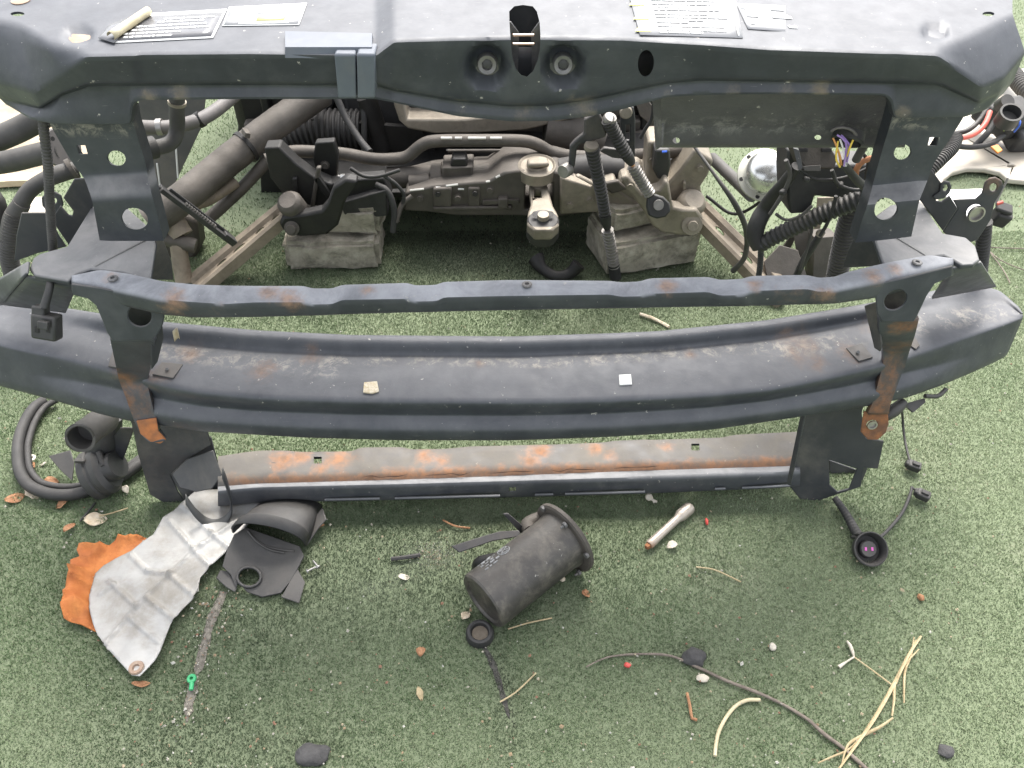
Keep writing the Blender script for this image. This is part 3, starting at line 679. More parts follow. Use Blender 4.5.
# ---- shelf brackets at the foot of each post, with their webs and side plates
ZS = .436
def shelf(poly, dn=.007, name='shelf_bracket', z=ZS, mat=M_post): return plate(name, poly, dn, mat, FC, p=(0, 0, z), n=(0, 0, 1), bevel=.002)
shelf([(29, 268), (33, 258), (41, 253), (67, 246), (70, 241), (94, 202), (106, 202), (128, 208), (157, 234), (150, 281), (122, 272), (90, 269), (76, 274), (68, 281), (34, 275)])
shelf([(868, 221), (890, 205), (915, 200), (922, 202), (943, 233), (966, 237), (976, 246), (980, 259), (974, 264), (962, 265), (954, 260), (944, 255), (928, 257), (884, 266)])
plate('web', [(157, 236), (163, 238), (172, 262), (174, 280), (150, 280)], .003, M_dark, FC, p=W(157, 236, Z=.442), n=(.85, -.6, .05))
plate('web', [(868, 223), (860, 226), (848, 250), (842, 268), (884, 266)], .003, M_dark, FC, p=W(868, 223, Z=.442), n=(-.85, -.6, .05))
M_edge = material('worn paint edge', (.20, .195, .19), (.28, .27, .25), .5, scale=60, bump=.1)
def ridge(a, b): tube('fold_line', [a, b], .0009, M_edge, FC, sides=6)
ridge(W(95, 266, Z=ZS + .0005), W(155, 235, Z=ZS + .0005)); ridge(W(872, 223, Z=ZS + .0005), W(925, 255, Z=ZS + .0005))
plate('side_plate', [(74, 179), (92, 178), (97, 200), (69, 246), (51, 220), (60, 206), (68, 215), (72, 216), (73, 211), (63, 198)], .003, M_dark, FC, p=(0, .868, .45), n=(0, -1, .1))
plate('side_plate', [(930, 167), (942, 184), (945, 187), (938, 196), (936, 201), (942, 202), (950, 196), (958, 209), (943, 231), (919, 199), (922, 178)], .003, M_dark, FC, p=(0, .868, .45), n=(0, -1, .1))
M_ear = material('rusting steel', c1=(.035, .038, .042), c2=(.05, .05, .052), rough=.5, scale=30, bump=.15, rust=.2, dust=.3, rustcol=((.22, .13, .08), (.10, .065, .045)), spots=[sp(993, 184, .015, Y=.90), sp(945, 190, .015, Y=.905)])
ep = plate('lamp_plate', [(943, 232), (958, 209), (953, 200), (976, 199), (982, 194), (985, 183), (990, 178.5), (996, 177.5), (1002, 181), (1004, 187), (1001, 193), (995, 203), (991, 220), (978, 240), (960, 246)], .003, M_ear, FC, holes=[ell(975.5, 213, 9, 8.2, rot=-.6), ell(993.5, 187.5, 3.6, 4, rot=.3)], p=(0, .90, .45), n=(0, -1, .1))
lathe('eye_ring', [(.0085, 0), (.0105, 0), (.0105, .004), (.0085, .004), (.0085, 0)], WP(975.5, 213, (0, .898, .45), (0, -1, .1)), (0.1, -1, .1), M_steel, ep)
plate('lamp_ear', [(936, 200), (933, 197), (940, 192), (941, 184), (945, 181), (950, 182), (952, 187), (950, 193), (944, 199)], .003, M_ear, FC, holes=[ell(945.5, 188, 2.6, 3.4)], p=(0, .865, .45), n=(0, -1, .1))
plate('lamp_plate', [(21, 213), (44, 213), (49, 216), (58, 235), (66, 247), (36, 254), (14, 262), (16, 236)], .003, M_ear, FC, p=(0, .90, .45), n=(0, -1, .1))
plate('lamp_ear', [(49, 214), (42, 206), (41, 198), (46, 193), (55, 192), (61, 196), (63, 204), (60, 214)], .003, M_ear, FC, holes=[ell(54, 201, 2.6, 3.0)], p=(0, .902, .45), n=(0, -1, .1))
# gusset panels between shelf and beam ends
def quad_panel(name, a, b, c, d, mat, n=6, bow=.0):
    rw = [[a.lerp(b, s / n).lerp(d.lerp(c, s / n), t / n) for s in range(n + 1)] for t in range(n + 1)]
    return grid(name, rw, mat, FC, .003)
quad_panel('gusset', W(27, 276, Z=.43), W(78, 284, Z=.43), W(66, 312, Z=.318), W(2, 304, Z=.318), M_post)
quad_panel('gusset', W(951, 268, Z=.43), W(981, 262, Z=.43), W(996, 286, Z=.318), W(932, 298, Z=.318), M_post)
quad_panel('gusset', W(27, 274, Z=.44), W(29, 262, Z=.44), W(-25, 292, Z=.318), W(2, 305, Z=.318), M_post)

# ---- mid rail (row points share columns)
cols = [72, 100, 130, 162, 195, 225, 256, 304, 311, 333, 341, 408, 414, 437, 443, 512, 612, 619, 642, 648, 709, 719, 742, 752, 768, 808, 818, 835, 848, 872, 890, 905, 930, 953]
bk = [(72, 275), (88, 268), (120, 270), (150, 279), (200, 284), (256, 285), (304, 285), (311, 287.5), (333, 287.5), (341, 284), (408, 282), (414, 284.5), (437, 284), (443, 281), (512, 279), (612, 280), (619, 281.5), (642, 280.5), (648, 277.5), (709, 276), (719, 279), (742, 278), (752, 275), (808, 274), (818, 277), (835, 276), (848, 271), (885, 262), (930, 254), (945, 253), (960, 262)]
fr = [(72, 282), (100, 287), (130, 293), (162, 300), (225, 304.5), (256, 302.5), (304, 302.5), (311, 305), (333, 304.5), (341, 300), (408, 299), (414, 302), (437, 301.5), (443, 297.5), (512, 296), (612, 294.5), (619, 297), (642, 296.5), (648, 294), (709, 292), (719, 296), (742, 295.5), (752, 291), (808, 289), (818, 292), (835, 291), (848, 288), (872, 283), (905, 276), (953, 264)]
bt = [(72, 293), (100, 300), (130, 308), (162, 315), (195, 318), (256, 317.5), (400, 313), (512, 310.5), (650, 308), (768, 306), (835, 304), (872, 299), (905, 291), (953, 276)]
rb, rf, rbt, rin = [], [], [], []
for u in cols:
    rb.append(W(u, interp_v(bk, u), Z=.437)); f = W(u, interp_v(fr, u), Z=.434); rf.append(f)
    b = W(u, interp_v(bt, u), Y=f.y + .002); rbt.append(b); rin.append(b + Vector((0, .010, -.001)))
rails = [[p + Vector((0, .001, -.012)) for p in rb], rb, rf, rbt, rin]
mid = loft_px('mid_rail', rails, [2, 5, 5, 2], M_rail, FC, step=5, solid=.002, soft=1)
mid['label'] = 'thin horizontal rail with rust spots and stepped top'
for (u, v) in ((527, 285), (113, 279), (917, 263)):
    lathe('rail_rivet', [(.0025, 0), (.0055, 0), (.0058, .0012), (.0045, .002), (.0025, .002), (.0022, .0004)], W(u, v, Z=.438), (0, 0, 1), M_zinc, mid, seg=16)
# end drop brackets with round hole
dl = plate('drop_bracket', [(71, 284), (72, 295), (88, 299), (96, 306), (101, 318), (107, 333), (112, 341), (152, 341), (158, 334), (163, 324), (165, 312), (163, 301), (130, 294), (100, 288)], .0028, M_strap, FC, holes=[ell(139.5, 316, 12, 10.5, rot=.3)], p=W(120, 310, Y=.7085), n=(0.05, -1, .10))
dr = plate('drop_bracket', [(953, 266), (952, 276), (942, 281), (935, 284), (927, 296), (918, 315), (914, 322), (882, 322), (877, 314), (876, 302), (874, 285), (905, 278)], .0028, M_strap, FC, holes=[ell(895.5, 300, 12, 9, rot=-.6)], p=W(905, 300, Y=.722), n=(-.1, -1, .10))
for (q, n_) in (((139.5, 316), (0.05, -1, .1)), ((895.5, 300), (-.1, -1, .1))):
    u0, v0 = q; plate('bracket_back', [(u0 - 17, v0 - 15), (u0 + 17, v0 - 15), (u0 + 15, v0 + 13), (u0 - 15, v0 + 13)], .002, M_dark, FC, p=W(u0, v0, Y=.735 if u0 < 500 else .748), n=n_)
# ---- bumper beam
cu = [-60, 0, 30, 60, 100, 130, 165, 200, 256, 300, 350, 400, 460, 512, 560, 610, 660, 710, 768, 800, 840, 875, 908, 940, 975, 1003, 1022]
lipt = [(-60, 286), (0, 304), (60, 314), (110, 322), (165, 329), (250, 337), (350, 342), (512, 343.5), (650, 339), (768, 327), (860, 312), (925, 299), (990, 287), (1005, 298), (1022, 313)]
lipb = [(-60, 296), (0, 315), (60, 325), (110, 333), (165, 342), (250, 351), (350, 355), (512, 356), (650, 351), (768, 339), (860, 322), (925, 308), (990, 296), (1005, 304), (1022, 315)]
crs = [(-60, 326), (0, 345), (25, 351), (60, 357), (112, 369), (155, 382), (200, 391), (250, 396.5), (350, 400), (512, 401), (600, 400), (700, 395), (768, 389), (820, 379), (875, 366), (908, 356), (963, 338), (1003, 325), (1022, 318)]
btm = [(-60, 368), (0, 389), (50, 402), (100, 417), (130, 424), (200, 434), (300, 440), (400, 443), (512, 443), (600, 440), (700, 434), (768, 424), (868, 409), (908, 400), (948, 386), (993, 366), (1022, 350)]
prof = [(0, 0), (.06, -.0015), (.18, .001), (.32, .006), (.42, .009), (.48, .009), (.57, .001), (.66, -.003), (.82, -.001), (1, .004)]
rws = [[] for _ in range(5 + len(prof))]
for u in cu:
    uu = u if u < 1000 else u
    zl = float(np.interp(u, [60, 115, 880, 925], [.284, .297, .297, .284]))
    lt_ = W(u, interp_v(lipt, u), Z=zl); lb_ = W(u, interp_v(lipb, u), Z=.281); c = W(u, interp_v(crs, u), Z=.279)
    ub = u if u < 940 else 940 + (u - 940) * (1004 - 940) / (1022 - 940)
    b = W(ub, interp_v(btm, ub), Z=.214)
    k = float(np.interp(u, [40, 110, 900, 960], [0, 1, 1, 0]))
    rws[0].append(lt_ + Vector((0, .012, 0))); rws[1].append(lt_); rws[2].append(lb_)
    rws[3].append(lb_.lerp(c, .55) + Vector((0, 0, .0015)))
    for i, (s, o) in enumerate(prof):
        q = c.lerp(b, s); rws[4 + i].append(q + Vector((0, (o if s in (0, 1) else o * k), 0)))
    rws[4 + len(prof)].append(b + Vector((0, .022, -.002)))
beam = loft_px('bumper_beam', rws, [3, 5, 8, 8] + [3] * (len(prof) - 1) + [3], M_beam, FC, step=8, solid=.0025, soft=1)
beam['label'] = 'curved bumper beam, dusty on top, with rust stains'
# closed end of the beam
for side in (-1, 0):
    loop = [r[side] for r in rws]; V = loop; mesh_obj('beam_end', V, [tuple(range(len(V)))], M_beam, beam, 0, solid=.002)
M_padw = material('white foam pad', (.74, .73, .68), (.80, .79, .75), .8, scale=150, bump=.3); M_padt = material('torn foam pad', (.50, .40, .24), (.66, .60, .48), .9, scale=200, bump=.8, bscale=300)
def pad(poly, mat, h=.002, name='foam_pad', z=.2815): return plate(name, poly, h, mat, beam, p=(0, 0, z + h), n=(0, 0, 1), bevel=.0005)
pad([(364, 382), (377, 381), (379, 391), (372, 393), (363, 392)], M_padt); pad([(619, 374.5), (631, 374), (632, 384), (619.5, 384.5)], M_padw)
M_tabm = material('welded tab', (.05, .05, .052), (.07, .068, .065), .5, scale=60, bump=.1, dust=.5, dustcol=(.18, .15, .12), rust=.2)
pad([(152, 374), (162, 362), (183, 364), (173, 378)], M_tabm, .0025, 'weld_tab', .281); pad([(846, 348), (862, 343), (873, 357), (859, 361)], M_tabm, .0025, 'weld_tab', .281)
pad([(108, 366), (112, 352), (120, 352), (120, 368)], M_tabm, .0025, 'weld_tab', .281); pad([(910, 345), (915, 337), (920, 345), (916, 349)], M_tabm, .0025, 'weld_tab', .281)
tube('rail_rivet', [W(167, 369, Z=.284), W(167, 369, Z=.287)], .002, M_zinc, beam); tube('rail_rivet', [W(858, 352, Z=.284), W(858, 352, Z=.287)], .002, M_zinc, beam)
# straps from the drop bracket down over the beam
def yb(u, v): # beam front depth at a pixel
    vc, vb = interp_v(crs, u), interp_v(btm, u); a, b = W(u, vc, Z=.279).y, W(u, vb, Z=.214).y
    return a + (b - a) * max(0, min(1, (v - vc) / (vb - vc)))
sl_ = ribbon('strap', [(111, 338, 154, 338, .713), (114, 352, 153, 352, .718), (117, 366, 150, 366, .722), (120, 380, 146, 379, yb(130, 380) - .004), (126, 395, 149, 393, yb(135, 395) - .004), (132, 412, 153, 410, yb(140, 412) - .004), (137, 425, 157, 424, yb(147, 424) - .005), (141, 434, 158, 432, yb(148, 427) - .005), (152, 443, 165, 441, yb(150, 427) - .014)], M_strap, FC, th=.0025, bow=.006)
sl_['label'] = 'rusty strap with an orange curled end'
sr_ = ribbon('strap', [(880, 318, 918, 318, .727), (880, 335, 914, 335, .731), (884, 350, 908, 352, yb(895, 356) - .004), (884, 362, 904, 366, yb(893, 364) - .004), (878, 385, 896, 386, yb(886, 384) - .004), (872, 405, 889, 405, yb(880, 404) - .004), (868, 414, 888, 414, yb(878, 409) - .005)], M_strap, FC, th=.0025, bow=.006)
M_oend = material('bright rust', (.48, .17, .055), (.26, .11, .05), .8, scale=60, bump=.5, bscale=200)
plate('strap_end', [(136, 421), (156, 418), (158, 431), (166, 440), (160, 444), (150, 442), (140, 434)], .0025, M_oend, FC, p=W(148, 430, Y=yb(148, 426) - .009), n=(0, -1, .35))
M_rusty = material('flaking rust', (.30, .12, .045), (.14, .07, .04), .85, scale=70, bump=.5, bscale=200)
plate('strap_foot', [(864, 412), (888, 411), (889, 424), (886, 433), (878, 440), (868, 440), (861, 432)], .003, M_rusty, FC, holes=[ell(872, 424.5, 5.5, 4, rot=-.3)], p=W(875, 425, Y=yb(878, 409) - .006), n=(0, -1, .25))
lathe('eye_ring', [(.0045, 0), (.0065, 0), (.0065, .0025), (.0045, .0025), (.0045, 0)], W(872, 424.5, Y=yb(878, 409) - .006), (0, -1, .25), M_steel, FC)
plate('strap_web', [(153, 318), (162, 316), (164, 338), (158, 362), (152, 370), (151, 345)], .0025, M_dark, FC, p=W(152, 340, Y=.716), n=(.75, -.6, .1))
plate('strap_web', [(864, 306), (876, 302), (882, 345), (880, 352), (874, 348)], .0025, M_dark, FC, p=W(880, 330, Y=.733), n=(-.75, -.6, .1))
# ---- lower rail
lc = [218, 232, 250, 262, 285, 300, 352, 360, 402, 410, 446, 470, 512, 560, 606, 612, 645, 652, 690, 725, 732, 768, 800]
lbk = [(218, 455), (250, 450), (256, 449), (285, 449), (300, 450.5), (352, 450), (360, 446), (402, 445.5), (410, 448), (446, 447.5), (470, 445), (512, 444), (560, 443), (606, 441), (612, 439.5), (645, 438), (652, 438.5), (725, 436), (732, 433.5), (800, 430)]
lstep = [(218, 479), (256, 477), (400, 472), (512, 468), (640, 463), (768, 460), (800, 459)]
lstp2 = [(218, 487), (256, 484), (400, 480), (512, 476), (640, 471), (768, 467), (800, 466)]
lcr = [(218, 494), (256, 490), (400, 487), (512, 484), (640, 480.5), (768, 476), (800, 474)]
lbt = [(218, 509), (256, 505.5), (400, 502.5), (512, 500), (640, 496.5), (768, 491), (800, 489)]
LR = [[] for _ in range(7)]
for u in lc:
    hi = .006 if (u in (360, 402, 470, 512, 560, 612, 645, 732, 768, 800, 218, 232, 250, 262, 285)) else 0
    b = W(u, interp_v(lbk, u), Z=.058 + hi); LR[0].append(b + Vector((0, .001, -.02))); LR[1].append(b)
    LR[2].append(W(u, interp_v(lstep, u), Z=.062)); LR[3].append(W(u, interp_v(lstp2, u), Z=.054))
    c = W(u, interp_v(lcr, u) - 2.5, Z=.059); LR[4].append(c); q = W(u, interp_v(lbt, u), Y=c.y - .002); LR[5].append(q); LR[6].append(q + Vector((0, .012, -.001)))
low = loft_px('lower_rail', LR[:4], [2, 6, 3], M_lower, FC, step=6, solid=.002, soft=1)
lip = loft_px('rail_lip', LR[3:], [6, 6, 2], M_lip, low, step=6, solid=.002, soft=4)
low['label'] = 'low cross rail with orange rust along its top'
def lowhole(u, v, a=4, b=3.6): return prism([W(x, y, Z=.062) for x, y in ((u - a, v - b), (u + a, v - b), (u + a, v + b), (u - a, v + b))], (0, 0, .02))
cut(bake(low), [lowhole(317.5, 459.5), lowhole(695.5, 446.5)])
cut(bake(lip), [prism([W(x, y, Y=.735) for x, y in ((509, 490.5), (516, 490.5), (516, 494.5), (509, 494.5))], (0, .02, -.004))])
pts_ = [(u, interp_v(lstp2, u) - 4 + 2.2 * noise.noise(Vector((u * .09, 0, 0)))) for u in range(362, 730, 9)]
for i in range(0, len(pts_) - 6, 7): tube('rust_crack', [W(u, v, Z=.0605) for u, v in pts_[i:i + 6]], [.0002, .0008, .0004, .0010, .0002], M_oilc, low, sides=5, step=.003)
lathe('rail_rivet', [(.0025, 0), (.006, 0), (.006, .001), (.0025, .001)], W(273, 466, Z=.0625), (0, -.1, 1), M_black, low, seg=14)
# long swage beads on the front face of the lower rail
for a, b in ((325, 380), (395, 500), (535, 553), (565, 645), (715, 725), (742, 790)):
    f = lambda u: interp_v(lcr, u) + .72 * (interp_v(lbt, u) - interp_v(lcr, u))
    yy = W(a, interp_v(lcr, a), Z=.057).y - .0015
    tube('swage_bead', [W(a, f(a), Y=yy), W((a + b) / 2, f((a + b) / 2), Y=yy - .001), W(b, f(b), Y=yy)], .0022, M_lip, low, sides=8)
# ---- lower legs
M_leg = material('leg plastic', (.024, .027, .030), (.036, .038, .041), .45, scale=26, bump=.08, dirt=.6, dirtcol=(.13, .12, .10), dust=.3, dustcol=(.2, .19, .165))
def foot_plate(poly, p, n, th=.003, name='leg_plate', par=None, mat=None, **k): return plate(name, poly, th, mat or M_leg, par, p=p, n=n, **k)
for sd_i in (0, 1):
    if sd_i == 0:
        lg = link('lower_leg', None, W(180, 504, Z=0), None, FC); lg['label'] = 'torn black lower leg with a hanging strip loop'
        foot_plate([(130, 418), (206, 424), (211, 445), (186, 460), (170, 475), (178, 492), (186, 503), (163, 502.5), (150, 495), (138, 455)], W(160, 502, Z=.001), (0.05, -1, .28), par=lg)
        foot_plate([(211, 436), (222, 478), (226, 500), (222, 507), (186, 503), (178, 490), (170, 475), (186, 460)], W(200, 504, Z=.002) + Vector((0, .012, 0)), (.3, -1, .45), par=lg)
        foot_plate([(172, 474), (187, 459), (213, 450), (222, 476), (212, 489), (196, 492), (180, 488)], W(190, 490, Z=.05) + Vector((0, -.002, 0)), (.05, -.7, .75), par=lg, name='folded_flap')
        pts = [(186, 500, .71), (196, 514, .702), (207, 523, .70), (218, 525, .70), (228, 519, .705), (232, 508, .715), (228, 488, .725), (223, 474, .73)]
        C = catmull([W(u, v, Y=y) for u, v, y in pts], 6)
        rw = [[p + Vector((0, -.002, .0)) for p in C], [p + Vector((0, .006, .006)) for p in C]]
        grid('strip_loop', [[p + Vector((0, .010 * (k - .5), .011 * (k - .3))) for p in C] for k in (0, .5, 1)], M_leg, lg, .002)
        foot_plate([(113, 437), (120, 428), (134, 428), (128, 445), (122, 462), (125, 480), (119, 478), (112, 455)], W(120, 470, Y=.79), (-.3, -1, .2), par=lg, name='rear_tab', mat=M_dark)
    else:
        lg = link('lower_leg', None, W(830, 500, Z=0), None, FC); lg['label'] = 'black lower leg with a notched flag and cut window'
        foot_plate([(806, 408), (864, 404), (862, 414), (866, 438), (884, 441), (878, 469), (864, 468), (861, 487), (818, 501), (800, 499), (789, 486)], W(820, 500, Z=.001), (-.05, -1, .28), par=lg, holes=[[(829, 460), (857, 469), (849, 489), (838, 492), (830, 485)]])
        foot_plate([(864, 462), (868, 468), (860, 488), (845, 492), (852, 484)], W(850, 490, Z=.012) + Vector((0, .02, 0)), (.4, -1, .3), par=lg, name='folded_flap')
        foot_plate([(829, 460), (857, 470), (852, 479), (830, 482)], W(840, 480, Z=.02) + Vector((0, .035, 0)), (0, -1, .3), par=lg, name='rear_tab', mat=M_guide)
        foot_plate([(806, 410), (790, 486), (786, 484), (801, 410)], W(795, 460, Y=.735), (-.9, -.6, .1), par=lg, name='side_flange')
# ---- black air guide hanging behind the slam panel
uu = [661, 690, 740, 800, 850, 905]
AG = [[W(u, 84, Y=.80) for u in uu], [W(u, 126, Y=.838) for u in uu], [W(u, 131, Y=.838) for u in uu], [W(u, 144, Y=.842) for u in uu], [W(u, 147, Y=.85) for u in uu], [W(u, 144, Y=.87) for u in uu]]
ag = loft_px('air_guide', AG, [6, 3, 4, 2, 2], M_guide, FC, step=10, solid=.003, soft=1)
cut(bake(ag), [prism([W(u, v, Y=.842) for u, v in ell(676, 140.5, 4, 3)], (0, .012, -.008)), prism([W(u, v, Y=.842) for u, v in ell(817, 137.5, 4, 2.5)], (0, .012, -.008))])
ag['label'] = 'speckled black plastic air guide'
plate('guide_side', [(661, 92), (664, 92), (662, 146), (655, 150), (652, 100)], .003, M_guide, FC, p=W(661, 120, Y=.835), n=(-.8, -.5, .2))
plate('guide_strut', [(868, 92), (905, 92), (905, 140), (886, 135)], .004, M_black, FC, p=(0, .83, .58), n=(0.3, -1, .2))

# ------------------------------------------------------------------ behind the carrier: subframe on blocks, hoses, looms
M_alu = material('dirty cast aluminium', (.20, .175, .138), (.30, .262, .208), .56, metal=.3, scale=16, bump=.35, bscale=170, dirt=.6, dirtcol=(.11, .092, .07), dust=.25, dustcol=(.28, .24, .185), dscale=22)
M_arm = material('dusty pressed steel', (.19, .155, .115), (.28, .232, .172), .65, metal=.15, scale=14, bump=.3, bscale=150, dirt=.75, dirtcol=(.10, .08, .058), dscale=20)
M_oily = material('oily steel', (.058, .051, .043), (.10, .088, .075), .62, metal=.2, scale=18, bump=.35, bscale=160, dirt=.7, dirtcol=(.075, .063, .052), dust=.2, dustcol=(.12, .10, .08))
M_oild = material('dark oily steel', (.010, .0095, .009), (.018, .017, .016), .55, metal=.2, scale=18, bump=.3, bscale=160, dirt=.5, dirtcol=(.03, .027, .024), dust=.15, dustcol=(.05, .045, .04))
M_rub = material('rubber', (.016, .016, .016), (.028, .027, .026), .6, scale=30, bump=.12, bscale=250, dirt=.5, dirtcol=(.055, .05, .045), dust=.35, dustcol=(.11, .10, .09))
M_hose = material('dusty hose', (.042, .040, .038), (.068, .064, .060), .62, scale=24, bump=.15, bscale=200, dirt=.5, dirtcol=(.10, .09, .078), dust=.3, dustcol=(.15, .138, .12))
M_pinkh = material('grey hose', (.085, .078, .075), (.11, .10, .096), .6, scale=24, bump=.12, bscale=200, dirt=.3)
M_spring = material('spring steel', (.20, .19, .175), (.28, .265, .245), .45, metal=.5, scale=60, bump=.1, dirt=.4)
M_conc = material('concrete', (.27, .245, .195), (.42, .385, .31), .95, scale=30, bump=1.0, bscale=110, dirt=.85, dirtcol=(.085, .08, .058), dscale=26)
M_chrome = material('silver dome', (.66, .66, .63), (.74, .73, .70), .26, metal=.85, scale=20, bump=.04, dirt=.15)
M_flange = material('zinc flange', (.52, .51, .43), (.60, .58, .50), .4, metal=.6, scale=30, bump=.08, dirt=.25)
M_red = material('red cable', (.55, .085, .06), (.62, .12, .09), .5, scale=40, bump=.05, dirt=.2)
M_orange = material('orange plastic', (.75, .22, .04), (.82, .28, .06), .5, scale=40, bump=.05)
M_cream = material('cream painted panel', (.40, .355, .285), (.48, .44, .37), .45, scale=6, bump=.03, dirt=.3, dirtcol=(.42, .34, .25))
M_grn = material('green wire', (.45, .62, .12), (.5, .68, .2), .5, bump=0); M_pur = material('purple wire', (.25, .14, .42), (.36, .25, .52), .5, bump=0)
M_ywire = material('yellow wire', (.72, .50, .05), (.75, .55, .1), .5, bump=0); M_owire = material('orange wire', (.60, .26, .08), (.62, .32, .12), .5, bump=0); M_wwire = material('white wire', (.7, .68, .66), None, .5, bump=0)
M_blue = material('blue clip', (.04, .12, .55), None, .4, bump=0)

# ---- concrete blocks
def block(u, v, size, z, rz, label, dx=0, dy=0):
    q = W(u, v, Z=0); o = box('concrete_block', (q.x + dx, q.y + size[1] / 2 + dy, z + size[2] / 2), size, M_conc, None, (0, 0, rz), .008, .006, 6)
    tag(o, label, 'block', 'concrete blocks under the subframe'); return o
block(333, 271, (.185, .115, .062), .002, .03, 'weathered concrete block, lower one under the dark suspension arm')
block(341, 266, (.170, .125, .058), .066, -.06, 'weathered concrete block, upper one under the dark suspension arm', .004, .012)
block(643, 273, (.190, .130, .078), .002, .30, 'pale concrete block, lower one under the tan aluminium arm')
block(640, 268, (.175, .120, .048), .082, .36, 'rough concrete block, upper one under the tan aluminium arm', -.005, .02)

# ---- subframe
SF = thing('engine_subframe', 'greasy engine subframe with steering rack and anti-roll bar, propped on concrete blocks', 'car part', (0, 1.4, .1))
def part(name, poly, Y, th, mat, par=SF, n=(0, -1, 0), z=.15, bevel=.003, **k): return plate(name, poly, th, mat, par, p=(0, Y, z), n=n, bevel=bevel, **k)
part('cross_member', [(404, 211), (405, 193), (431, 186.5), (473, 182.5), (487, 182), (496, 177), (503, 173), (516, 171), (556, 172), (572, 176), (592, 186), (612, 193), (632, 200), (628, 208), (600, 210), (580, 214), (557, 217), (515, 216), (457, 216), (430, 212.5)], 1.372, .10, M_oily, holes=[[(526, 183), (553, 183), (554, 210), (524, 210)]], bevel=.004)
part('rib', [(433, 189), (452, 188), (452, 207), (433, 207)], 1.366, .02, M_oily); part('rib', [(468, 188), (480, 188), (480, 207), (468, 207)], 1.367, .02, M_oily)
part('rib', [(433, 207.5), (512, 206.5), (512, 210.5), (433, 211)], 1.364, .02, M_oily); part('rib', [(498, 199), (508, 199), (508, 209), (498, 209)], 1.360, .02, M_oily)
part('rib', [(482, 201), (520, 200), (520, 204), (482, 205)], 1.366, .02, M_oily)
for u, v in ((438, 194), (475, 193.5)): lathe('bolt', [(.0001, .004), (.005, .004), (.006, 0), (.0001, 0)], W(u, v, Y=1.366), (0, -1, .2), M_oild, SF, seg=6)
M_scuff = material('scuffed bare metal', (.62, .60, .55), (.72, .70, .66), .4, metal=.5, scale=90, bump=.3)
for (a, b, c, d) in ((410, 190.5, 424, 189), (446, 186, 458, 184.5), (458, 189, 464, 189), (436, 187.5, 441, 187.5), (486, 182, 490, 181.2), (496, 177.5, 500, 175.5)):
    tube('scuff', [W(a, b, Y=1.372), W(c, d, Y=1.373)], .0022, M_scuff, SF, sides=6)
# rack housing behind
tube('steering_rack', [W(388, 178, Y=1.43), W(560, 172, Y=1.43)], .021, M_oily, SF, sides=20)
tube('rack_collar', [W(432, 178, Y=1.428), W(442, 178, Y=1.428)], .031, M_oily, SF, sides=20)
tube('rack_collar', [W(410, 183, Y=1.41), W(430, 181.5, Y=1.41)], .016, M_oily, SF, sides=16)
part('rack_box', [(442, 168), (473, 167), (473, 182), (442, 183)], 1.40, .05, M_oily); part('rack_box', [(452, 159), (466, 159), (468, 168), (450, 168)], 1.405, .03, M_oild)
part('rack_shield', [(445, 151), (512, 151), (512, 180), (475, 182), (473, 168)], 1.47, .01, M_oild)
tube('rack_edge', [W(448, 151, Y=1.465), W(502, 150.5, Y=1.465)], .003, M_oily, SF)
q = W(537, 166, Z=.188); lathe('pinion_cap', [(.0001, .006), (.018, .006), (.020, .002), (.030, .001), (.033, .004), (.036, .002), (.036, -.02), (.0001, -.02)], q, (0, -.1, 1), M_alu, SF, seg=30, sy=1)
box('cap_block', W(538, 163, Z=.200), (.040, .022, .010), M_alu, SF, (0, 0, .1), .004)
plate('ground_shade_plate', [(-.46, -.02), (.34, -.02), (.36, .22), (-.48, .24)], .012, M_oild, SF, p=(0, 1.46, .10), n=(0, 0, 1), px=False, bevel=.004)  # added plate: hides the turf behind the rack and darkens the ground
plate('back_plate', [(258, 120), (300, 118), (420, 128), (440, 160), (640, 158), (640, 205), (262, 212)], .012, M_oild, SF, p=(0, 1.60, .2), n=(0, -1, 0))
# anti-roll bar
bar = tube('anti_roll_bar', [W(266, 160, Y=1.40), W(290, 152, Y=1.42), W(318, 152, Y=1.43), W(345, 154, Y=1.44), W(373, 159, Y=1.44), W(395, 159, Y=1.44), W(408, 156, Y=1.44), W(422, 145, Y=1.44), W(437, 141, Y=1.44), W(480, 140.5, Y=1.44), W(522, 141, Y=1.44), W(538, 145, Y=1.44), W(552, 152.5, Y=1.44), W(572, 156, Y=1.44), W(605, 157, Y=1.44), W(650, 154, Y=1.43), W(690, 150, Y=1.41)], .0118, M_oily, SF, sides=16)
for a, b in ((441, 452), (455, 462), (468, 486), (490, 502)): tube('scuff', [W(a, 138, Y=1.428), W(b, 138, Y=1.428)], .0026, M_scuff, SF, sides=6)
part('bar_clamp', [(315, 143), (334, 141.5), (338, 155), (337, 177), (318, 178), (313, 160)], 1.40, .018, M_oild)
tube('stud', [W(338, 177, Y=1.38), W(353, 179, Y=1.38)], .0042, M_zinc, SF); lathe('stud_nut', [(.0001, .007), (.006, .007), (.006, 0), (.0001, 0)], W(341, 177, Y=1.378), (1, 0, 0), M_chrome, SF, seg=6)
